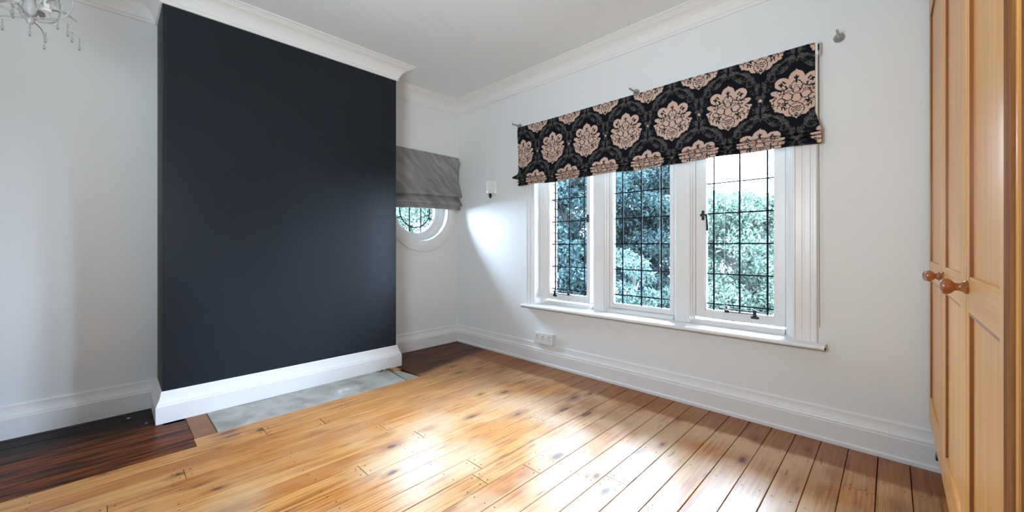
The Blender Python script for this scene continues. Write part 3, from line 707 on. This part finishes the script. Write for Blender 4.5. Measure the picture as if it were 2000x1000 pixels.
Y = sc_[:, 0][:, None] + 0 * U; Zs = sc_[:, 1][:, None] + 0 * U; V = sc_[:, 2][:, None] + 0 * U
Xs = uu[None, :] + 0 * Y
low = np.clip((1.76 - Zs) / 0.10, 0, 1)
fl = np.clip(1 - (Xs - BLX0) / 0.18, 0, 1) ** 2
bump_ = np.exp(-((Zs - 1.672) / 0.020) ** 2)
Xs = Xs - fl * (0.045 * bump_ - 0.020 * np.clip((1.76 - Zs) / 0.03, 0, 1) * (Zs > 1.64) * 0) + fl * np.clip((2.05 - Zs) / 0.3, 0, 1) * 0.020 * (1 - bump_)
fr_ = np.clip((Xs - (BLX1 - 0.10)) / 0.10, 0, 1) ** 2
Xs = Xs + fr_ * low * 0.030
Zs = Zs + low * (0.004 * np.sin(Xs * 7.3 + 1.0) + 0.003 * np.sin(Xs * 17.0 + V * 30)) - low * 0.006 * np.cos((Xs - 2.04) * 1.4)
Y = Y - 0.004 * np.sin(Xs * 3.1) * (1 - low) - low * 0.004 * np.sin(Xs * 11 + V * 60) - 0.003 * np.sin(Xs * 9 + Zs * 14) * (1 - low)
for cx, dp in ((1.356, -0.006), (2.716, 0.004)): Y = Y + dp * np.exp(-((Xs - cx) / 0.004) ** 2) * (1 - low)     # stitched creases
Y = np.minimum(Y, -0.0405)
co = np.stack([Xs, Y, Zs], -1).reshape(-1, 3)
nr = sc_.shape[0]; idx = np.arange(nr * NX).reshape(nr, NX)
q = np.stack([idx[:-1, :-1], idx[:-1, 1:], idx[1:, 1:], idx[1:, :-1]], -1).reshape(-1, 4)
me = bpy.data.meshes.new('blind_cloth'); me.vertices.add(len(co)); me.vertices.foreach_set('co', co.ravel())
me.loops.add(q.size); me.loops.foreach_set('vertex_index', q.ravel().astype(np.int32)); me.polygons.add(len(q))
me.polygons.foreach_set('loop_start', np.arange(0, q.size, 4, dtype=np.int32)); me.update(calc_edges=True)
me.polygons.foreach_set('use_smooth', np.ones(len(q), bool))
pu = (uu[None, :] + 0 * V - (1.694 - CW / 2)) * (CW / 0.3405); pv = (BLT - V) - (1.880 - CH / 4)
ix = np.floor((pu % CW) / DSTEP).astype(int) % DM.shape[1]; iz = np.floor((pv % CH) / DSTEP).astype(int) % DM.shape[0]
ca = me.color_attributes.new('print', 'FLOAT_COLOR', 'POINT'); ca.data.foreach_set('color', DM[iz, ix].reshape(-1).astype(np.float32))
o = link('blind_cloth', me, 'damask', blind); o.matrix_parent_inverse = Matrix.Translation((-2.04, 0, -BLT))
def bpart(name, bm, m, par=blind, smooth=False): return wpart(name, bm, m, par, smooth)
bm = bmesh.new(); box(bm, BLX0 + 0.012, BLX1 - 0.006, -0.040, -0.0008, BLT - 0.045, BLT - 0.003); bpart('headrail', bm, 'plastic')
bm = bmesh.new(); prism(bm, [(-0.040, 2.085), (-0.0405, 1.78), (-0.044, 1.68), (-0.040, 1.60), (-0.0385, 1.60), (-0.038, 2.085)], 'x', BLX0 + 0.03, BLX1 + 0.010); bpart('lining', bm, 'lining')
bm = bmesh.new(); box(bm, BLX1 + 0.001, BLX1 + 0.022, -0.050, -0.0008, BLT - 0.070, BLT - 0.002, 0.003); hb = bpart('chain_drive', bm, 'plastic'); 
bm = bmesh.new(); box(bm, BLX1 + 0.012, BLX1 + 0.019, -0.056, -0.050, BLT - 0.050, BLT - 0.016, 0.001); bpart('chain_slot', bm, 'black', hb)
def chain(xa, ztop, zbot, y):
    bm = bmesh.new(); n = int((ztop - zbot) / 0.0062)
    tube(bm, [(xa, y, ztop), (xa + 0.004, y, zbot)], 0.0007, 5)
    for k in range(n):
        z = ztop - k * 0.0062; x = xa + 0.004 * k / n
        vs = [bm.verts.new((x + a, y + b, z + c)) for a, b, c in ((.0026, 0, 0), (-.0026, 0, 0), (0, .0026, 0), (0, -.0026, 0), (0, 0, .0026), (0, 0, -.0026))]
        for f in ((0, 2, 4), (2, 1, 4), (1, 3, 4), (3, 0, 4), (2, 0, 5), (1, 2, 5), (3, 1, 5), (0, 3, 5)): bm.faces.new([vs[i] for i in f])
    return bm
o = bpart('bead_chain', chain(BLX1 + 0.0165, BLT - 0.05, 0.605, -0.055), 'black'); o['label'] = 'black bead pull chain hanging beside the window'
for (x, zb, sway) in ((1.318, 0.562, 0.016), (2.246, 0.560, 0.004), (2.668, 0.540, -0.020)):
    bm = bmesh.new(); tube(bm, [(x, 0.055, 1.66), (x, 0.058, 1.2), (x + sway * 0.1, 0.060, 0.66), (x + sway * 0.6, 0.058, zb + 0.05), (x + sway, 0.056, zb)], 0.0013, 6); bpart('pull_cord', bm, 'cord')

# ------------------------------------------------------------------ grey roman blind over the round window
gb = empty('roman_blind', 'small grey velvet roman blind over the round window in the alcove', 'blind', (0, -0.45, 2.0))
def velvet_blind():
    s2 = [(0.026, 2.000), (0.028, 1.86), (0.031, 1.712), (0.026, 1.708), (0.031, 1.704), (0.038, 1.66), (0.052, 1.61), (0.078, 1.575), (0.084, 1.560), (0.076, 1.548), (0.040, 1.556), (0.034, 1.552), (0.040, 1.535), (0.056, 1.505), (0.080, 1.480), (0.084, 1.466), (0.074, 1.457), (0.042, 1.463), (0.042, 1.457), (0.066, 1.452), (0.060, 1.446), (0.044, 1.446), (0.042, 1.442), (0.047, 1.425), (0.046, 1.410), (0.038, 1.408)]
    a = sheet(s2, 0.008); n = 90; u = np.linspace(0, 1, n)
    x = a[:, 0][:, None] + 0 * u; z = a[:, 1][:, None] + 0 * u; y = -0.895 + (0.880) * u[None, :] + 0 * x
    lo = np.clip((1.72 - z) / 0.2, 0, 1)
    # diagonal drag lines from the top right corner, puckers at the right edge
    d = (y + 0.015) * 0.62 + (2.0 - z) * 0.78
    x = x + 0.020 * np.sin(d * 26 + 0.4) * np.clip((y + 0.62) / 0.45, 0, 1) * np.clip((z - 1.52) / 0.12, 0, 1) * np.clip((1.99 - z) / 0.06, 0, 1) + 0.006 * np.sin(y * 13 + z * 7) * np.clip((2.0 - z) / 0.1, 0, 1)
    x = x + 0.016 * lo * np.exp(-((y + 0.09) / 0.06) ** 2) * np.sin((z - 1.55) * 42)
    z = z + lo * 0.030 * (y + 0.015) * 0.9 - (1 - lo) * 0.0 + lo * 0.010 * np.sin((y + 0.9) * 3.2)
    z = z + 0.018 * np.clip((2.0 - z) / 0.6, 0, 1) + 0.02 * (y + 0.4) * np.clip(1 - lo, 0, 1) * np.clip((2.0 - z) / 0.25, 0, 1)
    y = np.minimum(y + lo * 0.012 * (u[None, :] > 0.9), -0.004)
    x = np.maximum(x, 0.0255)
    return np.stack([x, y, z], -1), a.shape[0], n
co3, nr2, n2 = velvet_blind(); idx = np.arange(nr2 * n2).reshape(nr2, n2)
q = np.stack([idx[:-1, :-1], idx[:-1, 1:], idx[1:, 1:], idx[1:, :-1]], -1).reshape(-1, 4)
me = bpy.data.meshes.new('blind_cloth'); me.from_pydata(co3.reshape(-1, 3).tolist(), [], q.tolist())
for p in me.polygons: p.use_smooth = True
o = link('blind_cloth', me, 'velvet', gb); o.matrix_parent_inverse = Matrix.Translation((0, 0.45, -2.0))
sd = o.modifiers.new('solid', 'SOLIDIFY'); sd.thickness = 0.002; sd.offset = -1
bm = bmesh.new(); box(bm, 0.0006, 0.022, -0.895, -0.012, 1.965, 2.006, 0.002); wpart('headrail', bm, 'plastic', gb)

# ------------------------------------------------------------------ wall light, socket, pole brackets
wl = empty('wall_light', 'small white ribbed glass wall light with black finial in the corner by the window', 'light', (0.565, 0, 1.60))
bm = bmesh.new()
def ribbed(r0, z): 
    out = []
    for k in range(41):
        a = PI + PI * k / 40; r = r0 + 0.0022 * math.cos(k * PI)
        out.append((0.565 + 0.058 / 0.06 * r * math.cos(a), -0.006 + 1.15 * r * math.sin(a), z))
    return out
rings = [[bm.verts.new(p) for p in ribbed(r, z)] for r, z in ((0.052, 1.560), (0.058, 1.562), (0.060, 1.575), (0.060, 1.672), (0.057, 1.684), (0.050, 1.686))]
for a, b in zip(rings, rings[1:]):
    for k in range(40): bm.faces.new((a[k], a[k + 1], b[k + 1], b[k]))
bm.faces.new(rings[0]); bm.faces.new(rings[-1]); 
wpart('shade', bm, 'opal', wl, True)
bm = bmesh.new(); prism(bm, [(0.512, 1.548), (0.618, 1.548), (0.622, 1.560), (0.622, 1.690), (0.610, 1.698), (0.520, 1.698), (0.508, 1.690), (0.508, 1.560)], 'y', -0.010, -0.0006); wpart('back_plate', bm, 'plastic', wl)
bm = bmesh.new(); lathe(bm, [(0.0005, 1.512), (0.006, 1.516), (0.012, 1.526), (0.0155, 1.538), (0.016, 1.548), (0.013, 1.552), (0.011, 1.560), (0.0005, 1.561)], 'z', (0.568, -0.040, 0), 16); o = wpart('finial', bm, 'black', wl, True); o['label'] = 'black finial under the shade'
bm = bmesh.new(); tube(bm, [(0.588, -0.030, 1.562), (0.588, -0.030, 1.36)], 0.0010, 6); wpart('pull_cord', bm, 'cord', wl)
bm = bmesh.new(); lathe(bm, [(0.001, 1.362), (0.003, 1.356), (0.0045, 1.335), (0.0015, 1.330)], 'z', (0.588, -0.030, 0), 8); wpart('cord_pull', bm, 'plastic', wl)

so = empty('wall_socket', 'white surface-mounted triple power socket above the skirting below the window', 'socket', (1.245, 0, 0.18))
bm = bmesh.new(); box(bm, 1.148, 1.352, -0.036, -0.0006, 0.184, 0.276, 0.003); bx = wpart('back_box', bm, 'plastic', so)
bm = bmesh.new(); box(bm, 1.146, 1.354, -0.044, -0.0365, 0.182, 0.278, 0.0025); fp = wpart('face_plate', bm, 'plastic', so)
for k in range(3):
    cx = 1.181 + 0.066 * k
    bm = bmesh.new(); box(bm, cx - 0.0035, cx + 0.0035, -0.0446, -0.0435, 0.240, 0.250); box(bm, cx - 0.016, cx - 0.008, -0.0446, -0.0435, 0.222, 0.227); box(bm, cx + 0.008, cx + 0.016, -0.0446, -0.0435, 0.222, 0.227)
    wpart('pin_holes', bm, 'black', fp)
    bm = bmesh.new(); box(bm, cx - 0.005, cx + 0.005, -0.0475, -0.0435, 0.256, 0.271, 0.0015); wpart('switch', bm, 'plastic', fp)

def pole_bracket(x, z, label):
    e = empty('curtain_pole_bracket', label, 'bracket', (x, 0, z), 'curtain pole brackets')
    bm = bmesh.new(); lathe(bm, [(0.024, -0.0006), (0.0245, -0.004), (0.023, -0.008), (0.016, -0.016), (0.011, -0.026), (0.0075, -0.034), (0.0005, -0.036)], 'y', (x, 0, z), 24); wpart('rose', bm, 'steel', e, True)
    bm = bmesh.new(); lathe(bm, [(0.0062, -0.032), (0.0062, -0.104), (0.0048, -0.104), (0.0048, -0.096), (0.0003, -0.096)], 'y', (x, 0, z), 16); lathe(bm, [(0.0078, -0.036), (0.0078, -0.041)], 'y', (x, 0, z), 16); wpart('stem', bm, 'steel', e, True)
pole_bracket(0.935, 2.159, 'steel curtain pole bracket at the left top corner of the damask blind')
pole_bracket(2.098, 2.159, 'steel curtain pole bracket above the middle of the damask blind')
pole_bracket(3.236, 2.136, 'steel trumpet-shaped curtain pole bracket on bare wall right of the damask blind')

# ------------------------------------------------------------------ wardrobe
WXF = 3.560; LEAN = 0.006
wd = empty('wardrobe', 'tall honey pine wardrobe with panelled doors at the right edge', 'wardrobe', (3.85, -1.15, 0.0))
WI = Matrix.Translation((-3.85, 1.15, 0.0))
def wdp(name, bm, m, par=wd, smooth=False, bev=0.0):
    if bev: bmesh.ops.bevel(bm, geom=list(bm.edges), offset=bev, segments=1, affect='EDGES')
    return wpart(name, bm, m, par, smooth)
ZB, ZTP = 0.235, 2.165
# carcass stands back of the doors on a recessed plinth
bm = bmesh.new(); box(bm, WXF + 0.024, 4.18, -2.46, -0.05, ZB + 0.01, 2.24); wdp('carcass', bm, 'brown_wood')
bm = bmesh.new(); box(bm, WXF + 0.14, 4.15, -2.44, -0.08, 0.0005, ZB + 0.01); wdp('plinth', bm, 'brown_wood')
bm = bmesh.new(); prism(bm, [(WXF + 0.03, 2.195), (WXF - 0.004, 2.200), (WXF - 0.010, 2.215), (WXF - 0.020, 2.232), (WXF - 0.034, 2.244), (WXF - 0.036, 2.262), (4.18, 2.262), (4.18, 2.24), (WXF + 0.03, 2.24)], 'y', -2.50, -0.026)
o = wdp('crown_moulding', bm, 'pine_dark')
def door(y0, y1, knob_y, knob_z, st0, st1):
    """y0 far edge, y1 near edge (y1<y0); st = stile widths"""
    fa, fb = y0 - 0.002, y1 + 0.002
    zb, zt = ZB, ZTP + 0.025; r = [(zb, 0.345), (0.890, 0.962), (2.085, zt)]
    bm = bmesh.new(); t0, t1 = WXF, WXF + 0.021
    box(bm, t0, t1, fa - st0, fa, zb, zt, 0.0015); box(bm, t0, t1, fb, fb + st1, zb, zt, 0.0015)
    d = wdp('door', bm, 'pine')
    for a, b in r:
        bm = bmesh.new(); box(bm, t0 + 0.0004, t1, fb + st1 - 0.0005, fa - st0 + 0.0005, a, b)
        wdp('cross_rail', bm, 'pine_rail', d)
    pa, pb = fa - st0, fb + st1
    for (z0, z1) in ((r[0][1], r[1][0]), (r[1][1], r[2][0])):
        bm = bmesh.new(); box(bm, t0 + 0.0072, t0 + 0.016, pb + 0.001, pa - 0.001, z0 + 0.001, z1 - 0.001); wdp('panel', bm, 'pine', d)
        bm = bmesh.new(); e = 0.0075                              # recess edges at sides and top, their shade put into a darker colour
        for (ya, yb, za, zb_) in ((pa - e, pa, z0, z1), (pb, pb + e, z0, z1), (pb, pa, z1 - e, z1)):
            box(bm, t0 + 0.0012, t0 + 0.012, ya, yb, za, zb_)
        wdp('panel_moulding', bm, 'pine_dark', d)
        bm = bmesh.new(); box(bm, t0 + 0.0012, t0 + 0.012, pb, pa, z0, z0 + e); wdp('bottom_bead', bm, 'pine_rail', d)
    if knob_y is not None:
        bm = bmesh.new(); lathe(bm, [(0.0155, t0), (0.0155, t0 - 0.004), (0.011, t0 - 0.008), (0.0085, t0 - 0.014), (0.0095, t0 - 0.020), (0.0165, t0 - 0.026), (0.0190, t0 - 0.032), (0.0175, t0 - 0.039), (0.011, t0 - 0.0435), (0.0003, t0 - 0.0445)], 'x', (0, knob_y, knob_z), 20)
        o = wdp('knob', bm, 'knob', d, True); o['label'] = 'round turned reddish wooden knob'
    return d
door(-0.030, -0.660, -0.600, 0.930, 0.055, 0.110)
door(-0.672, -1.290, -0.735, 0.937, 0.110, 0.100)
door(-1.300, -1.742, -1.322, 0.945, 0.030, 0.052)
for (ya, yb, xo) in ((-0.6695, -0.6625, 0.0035), (-1.2985, -1.2920, 0.004)):
    bm = bmesh.new(); box(bm, WXF + xo, WXF + 0.020, ya, yb, ZB, ZTP + 0.02); wdp('door_bead', bm, 'pine_dark')
bm = bmesh.new(); box(bm, WXF + 0.004, WXF + 0.028, -1.7485, -1.7435, ZB, ZTP + 0.02); wdp('door_bead', bm, 'pine_dark')
bm = bmesh.new(); box(bm, WXF - 0.004, WXF + 0.028, -1.808, -1.7495, ZB - 0.02, ZTP + 0.025, 0.002); o = wdp('pilaster', bm, 'brown_wood'); o['label'] = 'darker brown upright beside the near door'  # the upright's shade is put into its darker wood colour
bm = bmesh.new(); box(bm, WXF - 0.001, WXF + 0.028, -1.820, -1.809, ZB - 0.02, ZTP + 0.025, 0.001); wdp('edge_strip', bm, 'pine')
bm = bmesh.new(); box(bm, WXF + 0.002, WXF + 0.028, -2.46, -1.821, ZB, ZTP + 0.025, 0.002); wdp('end_panel', bm, 'brown_wood')
wd.location = (3.85, -1.15, 0.0)

# ------------------------------------------------------------------ chandelier
ch_c = Vector((1.085, -2.892, 0)); hz = 1.965
chn = empty('chandelier', 'pale metal chandelier with curling leaf arms and crystal drops at upper left', 'chandelier', (ch_c.x, ch_c.y, H))
def chp(name, bm, m, par=chn, smooth=True): return wpart(name, bm, m, par, smooth)
DZ = -0.058
def P(r, a, z): return (ch_c.x + r * math.cos(a), ch_c.y + r * math.sin(a), z + (DZ if z > 1 else 0))
bm = bmesh.new(); lathe(bm, [(0.0005, H - 0.0006), (0.055, H - 0.0006), (0.052, H - 0.02), (0.018, H - 0.038), (0.006, H - 0.045), (0.004, 2.24), (0.010, 2.22), (0.016, 2.19), (0.008, 2.16), (0.007, 2.00), (0.014, 1.972), (0.022, 1.942), (0.018, 1.920), (0.010, 1.908), (0.013, 1.898), (0.009, 1.886), (0.0005, 1.880)], 'z', (ch_c.x, ch_c.y, 0), 16); chp('stem', bm, 'pewter')
def spline(ps, n=8):
    ps = [Vector(p) for p in ps]; out = []
    for i in range(len(ps) - 1):
        a = ps[max(i - 1, 0)]; b = ps[i]; c = ps[i + 1]; d = ps[min(i + 2, len(ps) - 1)]
        for k in range(n):
            t = k / n; out.append(0.5 * ((2 * b) + (-a + c) * t + (2 * a - 5 * b + 4 * c - d) * t * t + (-a + 3 * b - 3 * c + d) * t ** 3))
    out.append(ps[-1]); return out
def crystal(a, r, z, n=3):
    z += DZ; bm = bmesh.new()
    for k in range(n):
        zz = z - 0.009 * k; lathe(bm, [(0.0003, zz), (0.0034, zz - 0.004), (0.0003, zz - 0.008)], 'z', P(r, a, 0), 6)
    zz = z - 0.009 * n; lathe(bm, [(0.0003, zz), (0.0028, zz - 0.004), (0.0052, zz - 0.017), (0.0032, zz - 0.024), (0.0003, zz - 0.026)], 'z', P(r, a, 0), 6)
    return bm
def leaf(bm, a, r0, r1, z0, z1, w_, droop):
    n = 8; L_ = []; R_ = []
    for k in range(n + 1):
        t = k / n; r = r0 + (r1 - r0) * t; z = z0 + (z1 - z0) * t + droop * math.sin(PI * t); ww = w_ * math.sin(PI * min(1, t * 0.92 + 0.06)) ** 0.8
        c = P(r, a, z); nx_, ny_ = -math.sin(a) * ww, math.cos(a) * ww
        L_.append((bm.verts.new((c[0] + nx_, c[1] + ny_, z - 0.002)), bm.verts.new((c[0], c[1], z + 0.003)), bm.verts.new((c[0] - nx_, c[1] - ny_, z - 0.002))))
    for p, q_ in zip(L_, L_[1:]):
        for k in (0, 1): bm.faces.new((p[k], p[k + 1], q_[k + 1], q_[k]))
for k in range(6):
    a = 0.35 + k * PI / 3
    bm = bmesh.new(); tube(bm, spline([P(0.006, a, 1.968), P(0.045, a, 1.972), P(0.090, a, 2.000), P(0.110, a, 2.050), P(0.100, a, 2.110), P(0.070, a, 2.160), P(0.085, a, 2.215), P(0.130, a, 2.225)], 6), 0.0028, 6)
    tube(bm, spline([P(0.088, a, 2.000), P(0.060, a + .2, 2.045), P(0.030, a + .25, 2.058), P(0.022, a + .1, 2.040)], 6), 0.0020, 6)
    leaf(bm, a + 0.1, 0.050, 0.080, 1.980, 2.050, 0.010, 0.0); leaf(bm, a - 0.12, 0.080, 0.050, 2.010, 2.075, 0.010, 0.01)
    arm = chp('arm', bm, 'pewter')
    bm = bmesh.new(); tube(bm, spline([P(0.010, a + .5, 1.962), P(0.060, a + .5, 1.966), P(0.100, a + .5, 1.966), P(0.132, a + .5, 1.952)], 6), 0.0022, 6); leaf(bm, a + 0.5, 0.055, 0.125, 1.966, 1.955, 0.013, 0.012)
    lf = chp('leaf_branch', bm, 'pewter')
    chp('crystal_drop', crystal(a + 0.5, 0.132, 1.951), 'crystal', lf); chp('crystal_drop', crystal(a + 0.40, 0.108, 1.962, 2), 'crystal', lf)
    chp('crystal_drop', crystal(a, 0.126, 2.222, 3), 'crystal', arm)
    if k % 2 == 0:
        bm = bmesh.new(); lathe(bm, [(0.0005, 1.942), (0.013, 1.942), (0.016, 1.948), (0.009, 1.952), (0.0085, 2.017), (0.0005, 2.018)], 'z', P(0.045, a + 0.9, 0), 12); chp('candle_tube', bm, 'plastic')
chp('crystal_drop', crystal(0, 0, 1.938, 2), 'crystal')

# ------------------------------------------------------------------ small odds and ends on the floor
bm0 = bmesh.new(); prism(bm0, [(3.578, 0.068), (3.640, 0.068), (3.640, 0.140), (3.588, 0.140)], 'y', -0.078, -0.0315)
tag(obj('skirting_block', bm0, 'black'), 'small black block in the gap between skirting and wardrobe', 'block')
def flake(x, y, z, s, seed):
    r = random.Random(seed); bm = bmesh.new(); n = 7
    pts = [(x + s * r.uniform(.6, 1.2) * math.cos(2 * PI * k / n), y + 1.8 * s * r.uniform(.6, 1.2) * math.sin(2 * PI * k / n)) for k in range(n)]
    prism(bm, pts, 'z', z + 0.0004, z + 0.0035); return bm
M['plaster'] = mat('plaster_crumb', (0.7, 0.68, 0.64), 0.9, noise=0.1, nscale=40)
tag(obj('plaster_crumb', flake(0.135, -2.60, 0, 0.006, 1), 'plaster'), 'white plaster crumb on the dark boards nearer the left wall', 'plaster crumb', 'plaster crumbs')
tag(obj('plaster_crumb', flake(0.30, -2.53, 0, 0.004, 2), 'plaster'), 'white plaster crumb on the dark boards beside the chimney skirting', 'plaster crumb', 'plaster crumbs')
bm = bmesh.new(); r = random.Random(5)
for k in range(26):
    x, y = 0.40 + r.uniform(-.018, .03), -1.075 + r.uniform(-.07, .05); a = r.uniform(0, PI); L_ = r.uniform(.006, .016)
    tube(bm, [(x, y, 0.003), (x + L_ * math.cos(a), y + L_ * math.sin(a), 0.003 + r.uniform(0, .006))], r.uniform(.0012, .003), 5)
M['debris'] = mat('crumbled_mortar', (0.10, 0.075, 0.06), 0.95, noise=0.8, nscale=60)
o = tag(obj('debris', bm, 'debris'), 'little heap of dark crumbled mortar against the skirting at the far end of the hearth', 'debris'); o['kind'] = 'stuff'

# ------------------------------------------------------------------ outside: garden below, trees beyond the glass
GZ = -2.9
bm = bmesh.new(); box(bm, -1.5, 7, 0.2, 3.6, GZ - 0.2, GZ); struct(obj('ground', bm, 'bounce_gravel'))  # unseen pale ground, added to bounce daylight up to the ceiling
M['grass'] = mat('lawn', (0.016, 0.028, 0.014), 0.95, noise=0.4, nscale=4)
bm = bmesh.new(); box(bm, -40, 40, 3.6, 60, GZ - 0.2, GZ - 0.01); struct(obj('ground', bm, 'grass'))
bm = bmesh.new(); box(bm, -40, -1.5, -30, 3.6, GZ - 0.2, GZ - 0.01); struct(obj('ground', bm, 'grass'))
LM = [leaf_mat('leaf_dark', (0.0075, 0.0145, 0.0165), (0.028, 0.0455, 0.044)), leaf_mat('leaf_mid', (0.0175, 0.030, 0.024), (0.072, 0.098, 0.076)), leaf_mat('leaf_bright', (0.0115, 0.023, 0.022), (0.056, 0.080, 0.069))]
def tree(label, x, y, h, rad, crown_z, lm, nleaf, lsize, seed, nclump=38, group='trees outside the windows', cat='tree', elong=1.0, trunk_r=0.13, box_=0.0):
    r = np.random.default_rng(seed); e = empty('garden_' + cat, label, cat, (x, y, GZ), group)
    base = Vector((x, y, GZ)); top = GZ + h; rr = random.Random(seed)
    bm = bmesh.new(); tips = []
    tube(bm, spline([(x, y, GZ), (x + 0.1, y, GZ + h * .3), (x - .08, y + .1, GZ + h * .6), (x, y, top - 0.2)], 5), [trunk_r * (1 - 0.85 * k / 15) for k in range(16)], 8)
    cl = []
    for k in range(nclump):
        t = rr.random(); zz = crown_z + (top - crown_z) * t; prof_ = math.sin(PI * min(1, 0.18 + 0.82 * (1 - t))) ** 0.6 if elong == 1.0 else (1 - 0.8 * t)
        a = rr.uniform(0, 2 * PI); q_ = rad * prof_ * math.sqrt(rr.random())
        c = Vector((x + q_ * math.cos(a), y + q_ * math.sin(a), zz)); cl.append((c, rr.uniform(0.40, 0.62) * rad * 0.62))
        if box_:
            c = Vector((x + rr.uniform(-box_, box_), y + rr.uniform(-.6, .6), crown_z + (top - crown_z) * rr.random())); cl[-1] = (c, rr.uniform(.7, 1.1))
            tube(bm, [(c.x, y, GZ), (c.x, (y + c.y) / 2, (GZ + c.z) / 2), tuple(c)], [.05, .03, .01], 5); continue
        z0 = max(GZ + 0.3, zz - 0.5 * q_ - 0.2)
        tube(bm, spline([(x, y, z0), (x + (c.x - x) * .5, y + (c.y - y) * .5, z0 + (zz - z0) * .65), tuple(c)], 4), [0.035, .031, .027, .024, .02, .017, .014, .011, .007], 5)
        for m_ in range(3):
            d = Vector((rr.gauss(0, 1), rr.gauss(0, 1), rr.gauss(0, 1))).normalized() * cl[-1][1]
            tube(bm, [tuple(c), tuple(c + d * .5 + Vector((0, 0, .03))), tuple(c + d)], [.008, .006, .003], 4)
    wpart('trunk', bm, 'bark', e)
    per = nleaf // nclump; pos = []; tone = []
    for c, s in cl:
        d = r.normal(size=(per, 3)); d /= np.linalg.norm(d, axis=1)[:, None]; q_ = s * r.random(per)[:, None] ** 0.45
        pos.append(np.array(c) + d * q_ * np.array([1, 1, 0.75])); tone.append(np.clip(0.5 + r.normal(0, .28, per), 0, 1))
    pos = np.concatenate(pos); tone = np.concatenate(tone); n = len(pos)
    u = r.normal(size=(n, 3)); u[:, 2] -= 0.3; u /= np.linalg.norm(u, axis=1)[:, None]
    v = np.cross(u, r.normal(size=(n, 3))); v /= np.linalg.norm(v, axis=1)[:, None]; wn = np.cross(u, v)
    L_ = (lsize * r.uniform(.7, 1.3, n))[:, None]; W_ = L_ * 0.26
    vv = np.stack([pos, pos + u * L_ * .5 + v * W_ + wn * L_ * .05, pos + u * L_, pos + u * L_ * .5 - v * W_ + wn * L_ * .05], 1).reshape(-1, 3)
    i = np.arange(n) * 4; f = np.concatenate([np.stack([i, i + 1, i + 2], 1), np.stack([i, i + 2, i + 3], 1)])
    me = bpy.data.meshes.new('foliage'); me.vertices.add(len(vv)); me.vertices.foreach_set('co', (vv - np.array([x, y, GZ])).ravel())
    me.loops.add(f.size); me.loops.foreach_set('vertex_index', f.ravel().astype(np.int32)); me.polygons.add(len(f)); me.polygons.foreach_set('loop_start', np.arange(0, f.size, 3, dtype=np.int32)); me.update(calc_edges=True)
    at = me.attributes.new('tone', 'FLOAT', 'POINT'); at.data.foreach_set('value', np.repeat(tone, 4).astype(np.float32))
    o = link('foliage', me, LM[lm], e); o['kind'] = 'stuff'
tree('tall dense dark tree seen through the left light of the long window', -3.4, 6.6, 7.6, 1.4, -2.7, 0, 96000, 0.12, 1, 140)
tree('tall dark tree filling the upper part of the middle light', -4.27, 13.2, 10.4, 2.0, -2.7, 0, 120000, 0.15, 2, 180)
tree('loose pale green tree with sky above it in the right light', 0.75, 8.3, 5.25, 1.5, -2.7, 1, 70000, 0.085, 3, 110, trunk_r=0.07)
tree('bright leafy shrub low in the middle light of the long window', -0.25, 4.6, 3.75, 0.74, -2.6, 2, 20000, 0.085, 4, 36, 'shrubs outside the windows', 'shrub', trunk_r=0.05)
tree('far pale tree standing behind the loose pale tree', 1.1, 14.9, 5.4, 1.6, -2.7, 1, 40000, 0.12, 10, 60)
tree('far tree to the right of the view, beyond the loose pale tree', 6.6, 11.5, 5.6, 2.4, -2.4, 1, 22000, 0.12, 6, 46)
tree('blue-green tree seen through the round window', -9.6, 5.3, 6.6, 2.0, -2.2, 1, 50000, 0.11, 8, 80)
tree('dark tree beyond the left light, farthest from the house', -10.1, 13.0, 8.0, 2.0, -2.4, 0, 36000, 0.14, 9, 60)
tree('long dark hedge closing the garden behind the trees', -6.0, 21.5, 6.4, 1.0, -2.6, 0, 130000, 0.25, 16, 330, 'hedges', 'hedge', trunk_r=0.05, box_=16.0)
